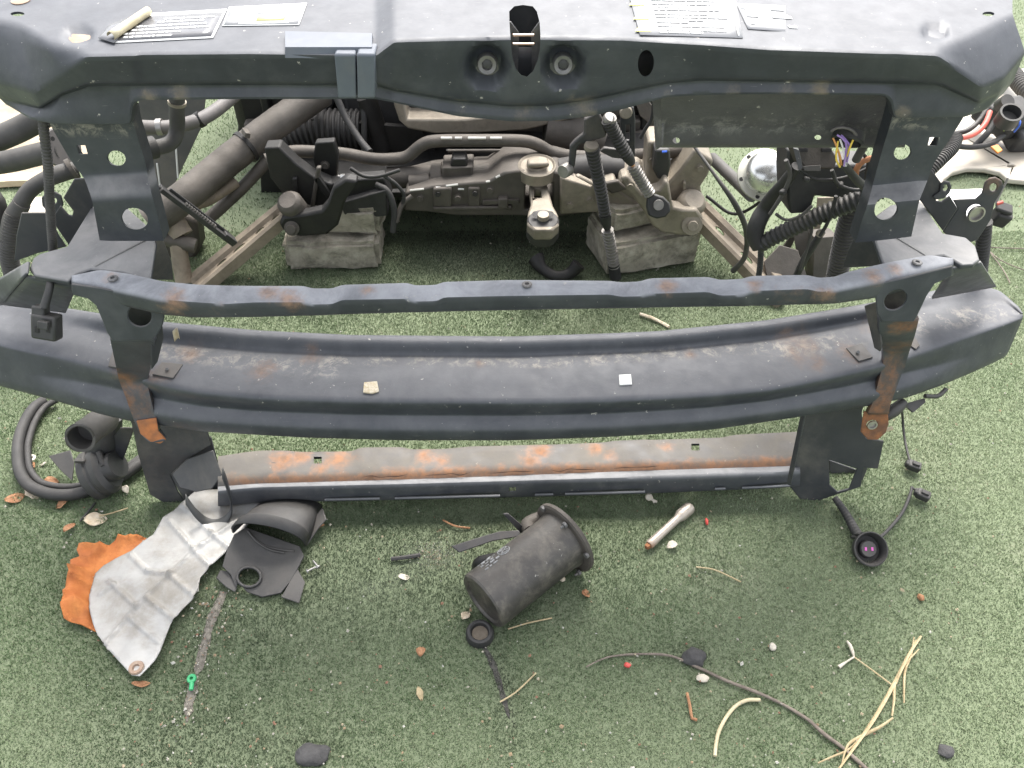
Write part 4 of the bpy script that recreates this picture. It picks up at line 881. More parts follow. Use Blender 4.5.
# dark console with arm and bushing
part('console', [(264, 148), (279, 147), (296, 164), (312, 176), (330, 184), (352, 180), (384, 178), (391, 196), (384, 214), (340, 220), (322, 214), (300, 200), (284, 196), (270, 178)], 1.36, .03, M_oild)
part('console_rib', [(316, 168), (321, 168), (313, 214), (309, 214)], 1.353, .012, M_oily); part('console_rib', [(312, 178), (318, 176), (332, 196), (328, 200)], 1.353, .012, M_oild)
part('console_rib', [(292, 178), (297, 178), (297, 199), (293, 199)], 1.353, .012, M_oild)
part('console_arm', [(279, 223), (283, 217), (306, 214), (321, 211), (327, 204), (333, 188), (346, 179), (358, 182), (346, 200), (338, 226), (327, 235), (300, 237), (284, 232)], 1.298, .025, M_oild, bevel=.005)
lathe('bushing', [(.0001, .03), (.016, .03), (.021, .026), (.024, .02), (.024, -.02), (.0001, -.02)], W(294, 208, Y=1.325), (-.15, -.45, .85), M_oily, SF, seg=24)
lathe('bolt', [(.0001, .012), (.008, .012), (.009, .010), (.009, .004), (.014, .003), (.014, 0), (.0001, 0)], W(292, 228, Y=1.296), (0, -1, .35), M_oily, SF, seg=18)
part('console_cover', [(340, 203), (386, 190), (388, 216), (346, 221)], 1.345, .03, M_rub)
# cable ends drooping beside the rack
tube('brake_cable', [W(376, 184, Y=1.36), W(388, 192, Y=1.35), W(394, 210, Y=1.34), W(393, 232, Y=1.33)], .006, M_rub, SF); tube('brake_cable', [W(412, 196, Y=1.36), W(402, 205, Y=1.35), W(396, 222, Y=1.335)], .005, M_oily, SF)
# torque mount (dog bone)
dn_, up_ = W(542, 222, Z=.150), W(539, 184, Y=1.385)
ax = (up_ - dn_); 
plate('torque_arm', [(529, 183), (547, 183), (553, 205), (558, 214), (559, 224), (552, 230), (534, 230), (527, 223), (528, 212), (531, 203)], .022, M_alu, SF, p=dn_ + Vector((0, 0, .002)), n=(0, -ax.z, ax.y), bevel=.004, holes=[[(534.5, 187), (541, 187), (541.5, 197), (534, 197)]])
lathe('torque_bushing', [(.0001, .012), (.008, .012), (.012, .006), (.026, .006), (.029, .002), (.030, -.03), (.026, -.038), (.0001, -.038)], W(543, 222, Z=.148), (0, -.12, 1), M_rub, SF, seg=28)
lathe('bushing_sleeve', [(.006, .018), (.010, .018), (.011, .010), (.006, .010), (.006, .018)], W(543, 222, Z=.148), (0, -.12, 1), M_alu, SF, seg=20)
for u in (535.5, 550.5): lathe('lightening_hole', [(.0001, .0006), (.006, .0006), (.006, 0), (.0001, 0)], W(u, 214, Z=.162), (0, -.35, 1), M_oild, SF, seg=16)
# tan console with horn, arm and bushing
part('console_horn', [(616, 197), (620, 178), (640, 172), (646, 176), (648, 142), (661, 141), (663, 150), (661, 176), (668, 183), (680, 170), (695, 149), (714, 161), (708, 176), (700, 188), (704, 200), (698, 212), (668, 214), (650, 216), (634, 206)], 1.36, .06, M_alu, bevel=.005)
part('console_rib', [(683, 182), (686, 182), (687, 200), (683, 200)], 1.353, .012, M_alu)
part('console_arm', [(620, 178), (628, 176), (642, 194), (652, 192), (660, 190), (665, 181), (669, 183), (673, 208), (684, 210), (697, 210), (703, 219), (702, 230), (694, 236), (682, 236), (662, 233), (652, 226), (645, 214), (637, 203)], 1.305, .03, M_alu, bevel=.005)
part('console_web', [(560, 177), (590, 187), (615, 181), (620, 192), (640, 205), (632, 209), (606, 212), (560, 215)], 1.355, .05, M_alu, bevel=.004); part('rib', [(575, 177), (579, 176), (614, 194), (612, 197)], 1.349, .012, M_alu)
lathe('bushing', [(.0001, .03), (.018, .03), (.024, .026), (.027, .02), (.027, -.02), (.0001, -.02)], W(688, 207, Y=1.345), (.2, -.45, .85), M_alu, SF, seg=24)
lathe('bolt', [(.0001, .010), (.009, .010), (.010, .008), (.010, .003), (.019, .002), (.020, 0), (.0001, 0)], W(692, 225, Y=1.302), (0, -1, .35), M_alu, SF, seg=18)
tube('rack_boot', [W(560, 172, Y=1.41), W(590, 168, Y=1.41), W(622, 170, Y=1.41)], .026, M_rub, SF, sides=18)
part('rust_pad', [(604, 184), (618, 181), (628, 190), (612, 194)], 1.348, .01, M_oily)
# long control arms (channel with slots)
def channel(name, a, b, wa, wb, mat, par, up=(0, 0, 1), hgt=.022, slots=()):
    ax = (b - a); L = ax.length; ax = ax.normalized(); sd_ = ax.cross(Vector(up)).normalized(); nn = sd_.cross(ax)
    rows = []
    for t in np.linspace(0, 1, 24):
        c = a + ax * L * t; w_ = wa + (wb - wa) * t
        rows.append([c + sd_ * x * w_ + nn * z for x, z in ((-1, -hgt), (-.96, -.003), (-.8, 0), (-.45, -.003), (-.3, -.010), (.3, -.010), (.45, -.003), (.8, 0), (.96, -.003), (1, -hgt))])
    o = grid(name, rows, mat, par, .003, smooth=50)
    if slots:
        cs_ = []
        for (t, l) in slots:
            c = a + ax * L * t; poly = []
            for i in range(14):
                an = 2 * math.pi * i / 14; poly.append(c + ax * (math.cos(an) * l) + sd_ * math.sin(an) * .007)
            cs_.append(prism(poly, nn * .02))
        cut(bake(o), cs_)
    return o
ca = channel('control_arm', W(190, 284, Z=.015), W(286, 204, Z=.135), .030, .024, M_arm, SF, slots=((.30, .012), (.48, .016), (.7, .012), (.86, .010)))
ca['label'] = 'tan pressed steel control arm with slots'
channel('control_arm', W(790, 296, Z=.015), W(700, 206, Z=.120), .030, .026, M_arm, SF, slots=((.45, .016), (.75, .012)))
part('arm_pivot', [(160, 232), (176, 212), (196, 222), (200, 250), (182, 282), (168, 276)], 1.36, .05, M_oily, bevel=.008)
tube('pivot_bush', [W(168, 214, Y=1.33), W(182, 236, Y=1.31)], .022, M_arm, SF, sides=18, rough=.1); tube('pivot_bush', [W(164, 238, Y=1.3), W(196, 246, Y=1.3)], .014, M_oily, SF, sides=14, rough=.1)
tube('pivot_bush', [W(178, 244, Y=1.30), W(184, 282, Y=1.27)], .016, M_arm, SF, sides=14, rough=.1)
tube('drop_link', [W(196, 205, Y=1.36), W(212, 198, Y=1.38), W(236, 182, Y=1.42)], .011, M_arm, SF, rough=.1)
# heat shield pan seen under the slam panel
part('heat_pan', [(392, 90), (402, 90), (407, 119.5), (462, 119.5), (540, 112), (580, 100), (600, 100), (575, 118), (545, 126), (526, 130.5), (477, 133.5), (434, 134), (408, 129), (399, 121), (394, 106)], 1.55, .16, M_alu, z=.2, bevel=.004)
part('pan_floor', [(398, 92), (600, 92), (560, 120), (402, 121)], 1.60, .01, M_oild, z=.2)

# ---- exhaust and pipes on the left
ex_ = tube('exhaust_pipe', [W(150, 222, Y=1.30), W(185, 196, Y=1.34), W(225, 163, Y=1.42), W(270, 128, Y=1.50), W(322, 92, Y=1.6)], .029, M_oily, None, sides=22, rough=.03)
tag(ex_, 'thick grimy exhaust pipe slanting up beside the dark suspension arm', 'pipe')
tag(tube('coolant_pipe', [W(205, 222, Y=1.38), W(240, 190, Y=1.42), W(268, 160, Y=1.46)], .012, M_oily, None, sides=14), 'thin brown pipe running under the thick exhaust pipe', 'pipe')
tag(tube('flex_bellow', [W(268, 150, Y=1.62), W(290, 138, Y=1.62), W(318, 130, Y=1.62), W(362, 130, Y=1.62)], .040, M_rub, None, sides=20, corr=.011, amp=.10), 'black corrugated bellow behind the anti-roll bar', 'hose')
tag(tube('brake_hose', [W(336, 96, Y=1.55), W(346, 118, Y=1.53), W(360, 140, Y=1.50), W(370, 152, Y=1.47)], .007, M_rub, None), 'dark rubber hose hanging above the anti-roll bar', 'hose')
tag(tube('brake_hose', [W(362, 96, Y=1.60), W(364, 120, Y=1.58), W(364, 152, Y=1.56)], .006, M_rub, None), 'straight thin hose beside the bellow', 'hose')
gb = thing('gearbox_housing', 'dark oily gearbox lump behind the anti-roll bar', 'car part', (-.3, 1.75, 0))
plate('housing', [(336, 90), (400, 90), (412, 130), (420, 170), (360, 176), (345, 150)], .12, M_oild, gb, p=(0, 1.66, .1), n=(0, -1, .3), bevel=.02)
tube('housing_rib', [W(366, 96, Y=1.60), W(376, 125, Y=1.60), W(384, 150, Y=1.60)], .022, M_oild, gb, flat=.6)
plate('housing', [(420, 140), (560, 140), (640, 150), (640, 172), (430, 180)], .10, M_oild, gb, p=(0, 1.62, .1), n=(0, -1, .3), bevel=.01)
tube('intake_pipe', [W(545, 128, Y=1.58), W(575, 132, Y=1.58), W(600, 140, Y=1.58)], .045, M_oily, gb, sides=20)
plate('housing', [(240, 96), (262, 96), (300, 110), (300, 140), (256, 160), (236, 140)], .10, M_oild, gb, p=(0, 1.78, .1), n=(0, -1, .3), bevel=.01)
eb = thing('engine_sky_block', 'dark greasy engine mass behind the steering rack, its unseen upper part added to block sky light', 'engine', (-.12, 1.95, 0))
box('block', (-.13, 1.97, .27), (1.02, .40, .54), M_oild, eb, (0, 0, .02), .03)  # only the low front shows; unseen height added to block sky light
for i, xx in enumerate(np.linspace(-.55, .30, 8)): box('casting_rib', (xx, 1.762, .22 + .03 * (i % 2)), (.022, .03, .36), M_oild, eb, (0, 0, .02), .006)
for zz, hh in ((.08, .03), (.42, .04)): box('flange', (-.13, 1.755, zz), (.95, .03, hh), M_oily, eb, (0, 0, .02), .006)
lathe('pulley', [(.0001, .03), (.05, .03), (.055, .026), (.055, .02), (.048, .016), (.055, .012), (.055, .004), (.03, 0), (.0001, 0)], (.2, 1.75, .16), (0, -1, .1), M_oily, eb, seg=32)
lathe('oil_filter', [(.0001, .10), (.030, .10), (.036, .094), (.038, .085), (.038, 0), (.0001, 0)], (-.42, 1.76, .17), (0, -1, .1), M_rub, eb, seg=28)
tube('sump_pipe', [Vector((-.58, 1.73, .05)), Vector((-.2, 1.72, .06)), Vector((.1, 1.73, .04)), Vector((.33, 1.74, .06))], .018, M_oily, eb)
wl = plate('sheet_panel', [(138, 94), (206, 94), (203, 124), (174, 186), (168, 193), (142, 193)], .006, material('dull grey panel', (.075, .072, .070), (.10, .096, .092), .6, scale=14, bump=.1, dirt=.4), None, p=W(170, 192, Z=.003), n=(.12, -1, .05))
tag(wl, 'dull grey sheet standing on the turf behind the elbow hose', 'panel')
for a, b in (((150, 170), (156, 190)), ((157, 163), (160, 186)), ((176, 148), (178, 178))): 
    tube('drip_streak', [WP(*a, W(170, 192, Z=.003), (.12, -1, .05)), WP(*b, W(170, 192, Z=.003), (.12, -1, .05))], .0022, M_wwire, wl, sides=6)
tag(tube('radiator_hose', [W(112, 126, Y=1.15), W(140, 127, Y=1.16), W(170, 127, Y=1.18), (W(196, 121, Y=1.20)), W(215, 111, Y=1.24), W(236, 94, Y=1.3)], .0105, M_pinkh, None, sides=16), 'pinkish grey hose curving up under the slam panel', 'hose')
el = thing('elbow_hose', 'brown elbow hose with a fat rubber sleeve beside the post', 'hose', W(165, 145, Y=1.0))
tube('elbow', [W(177, 92, Y=1.0), W(177, 112, Y=1.0), W(177, 130, Y=1.0), W(172, 142, Y=.99), W(160, 147, Y=.98), W(146, 149, Y=.97)], .0098, M_hose, el, sides=18)
tube('sleeve', [W(155, 147, Y=.98), W(138, 151, Y=.965)], .0145, M_rub, el, sides=18); tube('clamp', [W(177, 101, Y=1.0), W(177, 104, Y=1.0)], .0115, M_alu, el, sides=18)
tag(tube('coolant_hose', [W(-60, 160, Y=1.25), W(-10, 142, Y=1.25), W(30, 124, Y=1.26), W(60, 102, Y=1.27)], .020, M_hose, None, sides=18), 'thick black hose crossing the dirt below the slam panel end', 'hose')
hz = thing('flanged_pipe', 'grey pipe with a bolted flange, lying over the dirt', 'pipe', W(30, 155, Y=1.2))
tube('pipe', [W(-60, 168, Y=1.2), W(0, 163, Y=1.2), W(40, 154, Y=1.2), W(62, 150, Y=1.2)], .0175, M_hose, hz, sides=18)
lathe('flange', [(.0001, .006), (.030, .006), (.031, 0), (.020, -.010), (.018, -.02), (.0001, -.02)], W(61, 148, Y=1.2), (.8, -.45, .3), M_pinkh, hz, seg=28)
for i in range(4):
    a = i * 1.57 + .5; lathe('flange_hole', [(.0001, .0006), (.0035, .0006), (.0035, 0), (.0001, 0)], W(61, 148, Y=1.2) + Vector((.8, -.45, .3)).normalized() * .006 + Vector((-.3 * math.cos(a), 0, 1)).normalized() * 0 + Vector((.45 * math.cos(a), .8 * math.cos(a), math.sin(a))).normalized() * .023, (.8, -.45, .3), M_oild, hz, seg=12)
wh = thing('side_hose', 'dusty hose bending down beside the carrier into a ribbed end', 'hose', W(12, 250, Y=1.0))
tube('hose', [W(78, 169, Y=1.0), W(62, 173, Y=.99), W(45, 180, Y=.98), (W(30, 190, Y=.97)), W(20, 205, Y=.96), W(15, 216, Y=.955)], [.0105, .0115, .0105, .0105, .0105, .0105], M_hose, wh, sides=18)
tube('ribbed_end', [W(15, 214, Y=.955), W(11, 235, Y=.945), W(10, 262, Y=.94), W(22, 298, Y=.95)], .0115, M_hose, wh, sides=16, corr=.0042, amp=.10)
tube('sleeve', [W(22, 203, Y=.96), W(14, 218, Y=.955), W(10, 240, Y=.945)], [.011, .0135, .0135], M_hose, wh, sides=16); tube('clamp', [W(70, 170, Y=.995), W(74, 168, Y=.998)], .0145, M_oily, wh)
tag(tube('rubber_stub', [W(-30, 190, Y=.98), W(-4, 200, Y=.97), W(-2, 240, Y=.96)], .011, M_rub, None), 'black rubber stub at the edge of the picture beside the side hose', 'hose')
# ---- ribbed loom with connector
lm = thing('wiring_loom', 'thin ribbed black loom with a square connector hanging over the beam end', 'cable', W(45, 330, Y=.72))
tube('conduit', [W(42, 112, Y=.79), W(45, 140, Y=.79), W(48, 165, Y=.79), W(50, 205, Y=.80), W(53, 250, Y=.815)], .0047, M_hose, lm, sides=12, corr=.0040, amp=.16)
tube('conduit', [W(51, 279, Y=.738), W(49, 291, Y=.725), W(44, 308, Y=.712)], [.0042, .0044, .0050], M_black, lm, sides=12)
cb = W(47, 326, Y=.71)
cn = box('connector', cb, (.0285, .018, .030), M_black, lm, (-.45, .12, -.12), .003); box('latch_tab', cb + Vector((.005, -.011, .011)), (.012, .006, .009), M_black, cn, (-.45, .12, -.12), .001)
box('connector_neck', cb + Vector((-.003, .007, .017)), (.015, .013, .012), M_black, cn, (-.45, .1, -.1), .002)
for dx in (-.007, .006): box('window', cb + Vector((dx, -.0085, .002)), (.005, .002, .007), M_oild, cn, (-.45, .12, -.12), .0004)
# ---- black toothed strip leaning on the control arm
ts = thing('toothed_strip', 'black plastic strip with a row of teeth, lying on the tan control arm', 'plastic part', W(200, 215, Y=1.2))
a, b = W(160, 188, Y=1.12), W(233, 243, Y=1.16)
dirv = (b - a).normalized()
tube('wire', [W(142, 172, Y=1.10), W(150, 184, Y=1.11), a], .0028, M_black, ts)
M_ = Matrix.Translation(a.lerp(b, .5)) @ dirv.to_track_quat('X', 'Z').to_matrix().to_4x4()
def obx(name, mid_, size, par, mat=M_black, bevel=.001):
    V = [M_ @ (Vector(mid_) + Vector((x * size[0] / 2, y * size[1] / 2, z * size[2] / 2))) for x in (-1, 1) for y in (-1, 1) for z in (-1, 1)]
    return mesh_obj(name, V, [(0, 1, 3, 2), (4, 6, 7, 5), (0, 4, 5, 1), (2, 3, 7, 6), (0, 2, 6, 4), (1, 5, 7, 3)], mat, par, 30, bevel=bevel)
Ls = (b - a).length
obx('strip', (0, 0, 0), (Ls, .017, .008), ts); obx('strip_edge', (0, .007, .006), (Ls * .8, .004, .006), ts); obx('strip_tip', (Ls * .42, 0, .004), (Ls * .16, .019, .008), ts)
for i in range(12): obx('tooth', (-Ls * .2 + i * .0055, -.004, .0055), (.0026, .008, .005), ts, M_hose, .0004)

# ---- gear linkage with two sleeved cables
gl = thing('gear_linkage', 'grey gear linkage bracket with two ribbed cables, in front of the tan aluminium arm', 'car part', W(610, 275, Z=0))
YL = 1.27
part('bracket', [(584, 120), (599, 112), (603, 122), (607, 134), (605, 138), (593, 141), (580, 145), (577, 150), (575, 166), (571, 175), (566, 175), (569, 162), (570, 147), (575, 141), (584, 134)], YL, .012, M_dark, gl, bevel=.003)
lathe('bracket_knob', [(.0001, .010), (.011, .010), (.012, .008), (.012, -.006), (.0001, -.006)], W(566, 170, Y=YL), (-.6, -.8, .1), M_spring, gl, seg=20)
part('slotted_plate', [(620, 108), (627, 105), (634, 108), (635.5, 120), (635, 156), (630, 160), (612, 158), (600, 152), (604, 148), (618, 150), (621, 140)], YL + .03, .008, M_dark, gl, holes=[[(626, 125), (630, 125), (630, 141), (626, 141)]], bevel=.002)
lathe('eye', [(.004, .004), (.009, .004), (.011, 0), (.004, 0), (.004, .004)], W(626, 112.5, Y=YL + .028), (0, -1, .2), M_alu, gl, seg=20)
lathe('ferrule', [(.0001, .004), (.011, .004), (.0125, .001), (.0125, -.004), (.0001, -.004)], W(591.5, 146, Y=YL - .005), (.1, -.3, 1), M_alu, gl, seg=20)
lathe('ferrule', [(.0001, .004), (.010, .004), (.0115, .001), (.0115, -.004), (.0001, -.004)], W(610, 118.5, Y=YL - .002), (.3, -.3, 1), M_spring, gl, seg=20)
def mixp(a, b, t): return a.lerp(b, t)
A = [W(592, 148, Y=YL - .006), W(597, 172, Y=YL), W(602, 196, Y=YL + .005), W(605, 214, Y=YL + .01)]
tube('ribbed_boot', A, [.0115, .0105, .0100, .0098], M_rub, gl, sides=14, corr=.0075, amp=.16)
tube('boot_end', [A[-1], W(606, 222, Y=YL + .012), W(607.5, 228, Y=YL + .013)], [.0115, .010, .007], M_rub, gl, sides=14)
tube('spring', [W(607.5, 230, Y=YL + .013), W(611, 248, Y=YL + .016), W(614, 266, Y=YL + .02)], .0098, M_spring, gl, sides=14, corr=.0075, amp=.22)
tube('spring_end', [W(613.5, 264, Y=YL + .02), W(615, 274, Y=YL + .022), W(616, 284, Y=YL + .024)], [.011, .0115, .011], M_rub, gl, sides=14)
B = [W(608, 120, Y=YL - .004), W(615, 134, Y=YL), W(622, 147, Y=YL), W(627, 155, Y=YL)]
tube('ribbed_boot', B, [.0105, .0105, .0105, .0100], M_rub, gl, sides=14, corr=.0065, amp=.14)
tube('boot_end', [B[-1], W(630, 160, Y=YL), W(632, 164, Y=YL)], [.0105, .0095, .006], M_rub, gl, sides=14); tube('rod', [W(631, 162, Y=YL), W(634, 168, Y=YL)], .003, M_owire, gl)
tube('spring', [W(633, 166, Y=YL), W(641, 180, Y=YL - .002), W(650, 194, Y=YL - .004)], .0095, M_spring, gl, sides=14, corr=.0062, amp=.22)
part('eyelet', [(648, 197), (655, 194), (664, 197), (670, 203), (671, 211), (666, 217), (657, 219), (649, 216), (647, 207)], 1.262, .016, M_black, gl, n=(0, -1, .5), z=.21, holes=[ell(658.5, 205, 4.2, 4)], bevel=.003)
lathe('eyelet_ring', [(.0055, .003), (.009, .003), (.0095, 0), (.0055, 0), (.0055, .003)], WP(658.5, 205, (0, 1.260, .21), (0, -1, .5)), (0, -1, .5), M_spring, gl, seg=20)
tag(part('connector_block', [(655, 150), (670, 150), (671, 165), (668, 179), (658, 180), (653, 170)], 1.33, .03, M_black, None, bevel=.004), 'small black plug with a blue clip beside the tan horn', 'connector')
tube('blue_clip', [W(662, 152, Y=1.325), W(667, 151.5, Y=1.325)], .002, M_blue, bpy.data.objects['connector_block'], sides=6)
tag(tube('bent_lever', [W(536, 258, Z=.02), W(542, 268, Z=.012), W(556, 276, Z=.01), W(570, 273, Z=.012), W(579, 264, Z=.03)], [.018, .011, .010, .011, .014], M_oild, None, sides=14, flat=.7), 'dark bent lever lying in the shade under the torque mount', 'car part')

# ---- silver dome, black relay box, wires and ribbed hoses
dm = thing('vacuum_dome', 'silver domed actuator with a bolted flange', 'car part', W(765, 190, Y=1.22))
dq = W(764, 176, Y=1.20); dax = Vector((-.05, -.62, .75))
lathe('flange', [(.0001, 0), (.042, 0), (.044, .002), (.044, .006), (.041, .007), (.034, .0075), (.034, .006), (.0001, .006)], dq, dax, M_flange, dm, seg=40)
lathe('dome', [(.034, .006), (.0345, .014), (.033, .027), (.0275, .037), (.018, .043), (.007, .0455), (.0001, .0455)], dq, dax, M_chrome, dm, seg=40, smooth=60)
dx_ = dax.normalized().orthogonal().normalized(); dy_ = dax.normalized().cross(dx_)
for i in range(6):
    a = i * math.pi / 3 + .3; lathe('flange_hole', [(.0001, .0005), (.0035, .0005), (.0035, 0), (.0001, 0)], dq + dax.normalized() * .0068 + (dx_ * math.cos(a) + dy_ * math.sin(a)) * .039, dax, M_oild, dm, seg=14)
lathe('back_can', [(.0001, -.03), (.030, -.03), (.034, 0), (.0001, 0)], dq, dax, M_oild, dm)
tag(tube('stay_pipe', [W(712, 158, Y=1.5), W(735, 180, Y=1.4), W(752, 196, Y=1.3)], .0115, M_hose, None, sides=16), 'grey pipe stub running behind the silver dome', 'pipe')
tag(tube('push_rod', [W(706, 196, Y=1.36), W(736, 214, Y=1.33), W(775, 192, Y=1.3)], .0030, M_oild, None), 'thin dark rod crossing the turf below the silver dome', 'rod')
bx_ = thing('relay_box', 'black plastic relay box behind the post with the wires', 'box', W(830, 215, Y=1.05))
plate('shell', [(788, 150), (800, 150), (801, 166), (872, 164), (874, 200), (852, 200), (815, 196), (810, 213), (790, 214), (788, 200), (787, 175)], .06, M_black, bx_, p=(0, 1.03, .45), n=(0, -1, .2), bevel=.003)
plate('relay_holder', [(792, 146), (830, 146), (838, 158), (834, 169), (806, 168), (798, 160)], .02, M_oily, bx_, p=(0, 1.005, .45), n=(0, -1, .6), bevel=.002)
for (a, b) in ((798, 151), (822, 151)): plate('relay_slot', [(a, 148), (a + 10, 148), (a + 10, 152), (a, 152)], .004, M_oild, bx_, p=(0, 1.002, .45), n=(0, -1, .6), bevel=.0004)
plate('holder_lip', [(803, 166), (821, 165), (821, 171), (804, 171)], .008, M_hose, bx_, p=(0, 1.0, .45), n=(0, -1, .6), bevel=.001)
plate('fin', [(793, 148), (799, 150), (803, 168), (799, 172)], .02, M_guide, bx_, p=(0, .998, .45), n=(-.3, -1, .4), bevel=.001)
wp = thing('wire_plug', 'round black plug with yellow, orange and purple wires', 'connector', W(845, 150, Y=.93))
lathe('plug_cup', [(.0001, .0), (.016, 0), (.0165, .006), (.0175, .010), (.015, .012), (.0145, .006), (.0001, .005)], W(850, 132, Y=.815), (-.25, -.55, -.62), M_black, wp, seg=30); tube('grey_rim', [W(831, 131, Y=.80), W(840, 127, Y=.797), W(852, 130, Y=.797), W(858, 138, Y=.80)], .0016, M_pinkh, wp)
for i, (mt, a, b, c) in enumerate(((M_owire, (833, 138), (838, 150), (841, 165)), (M_ywire, (838, 141), (836, 158), (840, 167)), (M_pur, (837, 135), (846, 143), (844, 166)), (M_wwire, (842, 137), (848, 148), (846, 166)), (M_pur, (841, 135), (849, 145), (847, 162)), (M_ywire, (853, 140), (850, 147), (847, 156)), (M_owire, (835, 142), (840, 156), (842, 166)), (M_wwire, (840, 139), (844, 152), (845, 166)))):
    y = .80 - .002 * (i % 3); tube('wire', [W(*a, Y=y), W(*b, Y=y - .004), W(*c, Y=y)], .00105, mt, wp, sides=8)
tube('taped_tail', [W(843, 163, Y=.80), W(850, 172, Y=.82), W(860, 183, Y=.85), W(876, 194, Y=.89)], [.0038, .0045, .0055, .006], M_rub, wp)
tag(tube('copper_pipe', [W(855, 178, Y=.97), W(858, 166, Y=.97), W(868, 159, Y=.97), W(884, 157, Y=.97)], .0040, material('copper pipe', (.32, .13, .06), (.40, .18, .09), .5, metal=.4, scale=40, bump=.1), None), 'short copper coloured pipe beside the wire plug', 'pipe')
tag(tube('grey_conduit', [W(856, 160, Y=.96), W(864, 146, Y=.95), W(872, 136, Y=.94)], .0055, M_hose, None), 'dusty conduit behind the round plug', 'hose')
rh = thing('ribbed_hose', 'fat ribbed black hose doubling back into a taped loom', 'hose', W(765, 250, Y=1.1))
tube('ribbed_length', [W(880, 190, Y=.98), W(855, 201, Y=.98), W(820, 215, Y=.99), W(790, 229, Y=1.0), W(770, 239, Y=1.005), W(759, 246, Y=1.01)], [.0125, .0125, .0120, .0120, .0115, .0105], M_black, rh, sides=18, corr=.0072, amp=.12)
tube('taped_length', [W(760, 246, Y=1.01), W(755, 236, Y=1.015), W(758, 222, Y=1.02), W(768, 205, Y=1.025), W(783, 185, Y=1.0), W(797, 166, Y=.985)], [.0125, .0128, .0118, .0105, .0085, .007], M_rub, rh, sides=18, rough=.06)
tube('thin_tail', [W(761, 250, Y=1.01), W(760, 266, Y=1.01), W(757, 288, Y=1.01)], .0042, M_black, rh, corr=.0036, amp=.14)
tag(tube('ribbed_hose', [W(858, 195, Y=1.04), W(848, 225, Y=1.04), W(841, 255, Y=1.04), W(834, 292, Y=1.04)], .0150, M_hose, None, sides=18, corr=.0058, amp=.13), 'upright ribbed hose beside the post foot', 'hose')
tag(tube('thin_cable', [W(694, 146, Y=1.3), W(714, 174, Y=1.25), W(735, 204, Y=1.22), W(746, 230, Y=1.22), W(745, 256, Y=1.24), W(733, 271, Y=1.26)], [.0028, .0028, .0050, .0048, .0048, .0052], M_hose, None), 'thin grey cable curving down from the air guide beside the tan horn', 'cable')
tp = thing('bent_tin', 'tan bent tin pieces on the turf behind the ribbed hose', 'car part', W(800, 290, Z=0))
plate('tin', [(764, 262), (780, 245), (798, 250), (812, 290), (770, 292)], .004, M_oily, tp, p=W(790, 290, Z=.01), n=(.1, -1, .8)); plate('tin', [(793, 232), (806, 214), (812, 216), (812, 262), (798, 262)], .004, M_oily, tp, p=W(800, 290, Z=.01) + Vector((0, .06, 0)), n=(-.3, -1, .4))
plate('tin', [(815, 238), (838, 236), (844, 290), (812, 292)], .05, M_oily, tp, p=W(825, 292, Z=.01) + Vector((0, .03, 0)), n=(0, -1, .3)); plate('tin', [(818, 198), (868, 196), (866, 206), (824, 206), (820, 232), (814, 232)], .005, M_arm, tp, p=W(825, 292, Z=.01) + Vector((0, .12, 0)), n=(0, -1, .2))
plate('tin', [(768, 270), (788, 240), (800, 214), (806, 216), (790, 250), (784, 290)], .006, M_oily, tp, p=W(790, 290, Z=.01) + Vector((0, .1, 0)), n=(0, -1, .3))
tag(tube('clamp_lever', [W(792, 286, Y=1.02), W(803, 262, Y=1.02), W(814, 244, Y=1.02), W(822, 232, Y=1.02)], [.008, .0085, .0095, .008], M_rub, None, sides=10, flat=.6), 'black lever between the two ribbed hoses', 'car part')
lathe('lever_eye', [(.003, .003), (.006, .003), (.0065, 0), (.003, 0)], W(820, 233, Y=1.01), (0, -1, .2), M_alu, bpy.data.objects['clamp_lever'], seg=14)

# ---- right hand side: cream wing panel, harness, plug
wg = plate('wing_panel', [(905, 205), (918, 150), (935, 120), (960, 90), (1000, 72), (1100, 55), (1150, 110), (1120, 190), (1060, 184), (1008, 179), (1000, 172), (985, 168.5), (968, 168), (953, 172), (944, 179), (940, 192), (938, 205)], .012, M_cream, None, p=(0, 0, .02), n=(0, 0, 1), holes=[ell(1011, 165.5, 4, 1.5)], bevel=.003)
tag(wg, 'cream painted car wing lying on the turf, wheel arch edge showing', 'car panel')
w2 = plate('trim_panel', [(18, 197), (44, 196), (47, 220), (12, 222)], .01, M_cream, None, p=(0, 0, .02), n=(0, 0, 1), bevel=.003); tag(w2, 'small cream panel on the turf behind the lamp plate', 'car panel')
w3 = plate('trim_panel', [(946, 189), (986, 188), (992, 226), (950, 226)], .008, M_white, None, p=(0, 0, .02), n=(0, 0, 1), bevel=.003); tag(w3, 'white trim piece on the turf behind the lamp plate eye', 'car panel')
w4 = plate('wood_batten', [(-60, 178), (10, 173), (44, 172), (46, 180), (8, 181), (-60, 186)], .015, material('pale wood', (.48, .36, .24), (.58, .46, .32), .8, scale=30, bump=.3), None, p=(0, 0, .02), n=(0, 0, 1)); tag(w4, 'pale wooden batten along the edge of the dirt', 'wood')
hn = thing('wiring_harness', 'black wiring harness with a red cable and box connectors on the cream wing', 'cable', W(985, 140, Z=.03))
tube('red_cable', [W(948, 138, Z=.10), W(962, 138, Z=.10), (W(976, 133, Z=.10)), W(985, 124, Z=.11), W(990, 112, Z=.12)], .0058, M_red, hn, sides=14)
tube('black_cable', [W(944, 140, Z=.07), W(958, 146, Z=.06), W(975, 147, Z=.055), W(992, 143, Z=.06), W(1008, 132, Z=.07)], .0062, M_black, hn, sides=14); tube('black_cable', [W(950, 134, Z=.08), W(966, 131, Z=.09), W(978, 122, Z=.10), W(988, 108, Z=.12)], .0058, M_black, hn)
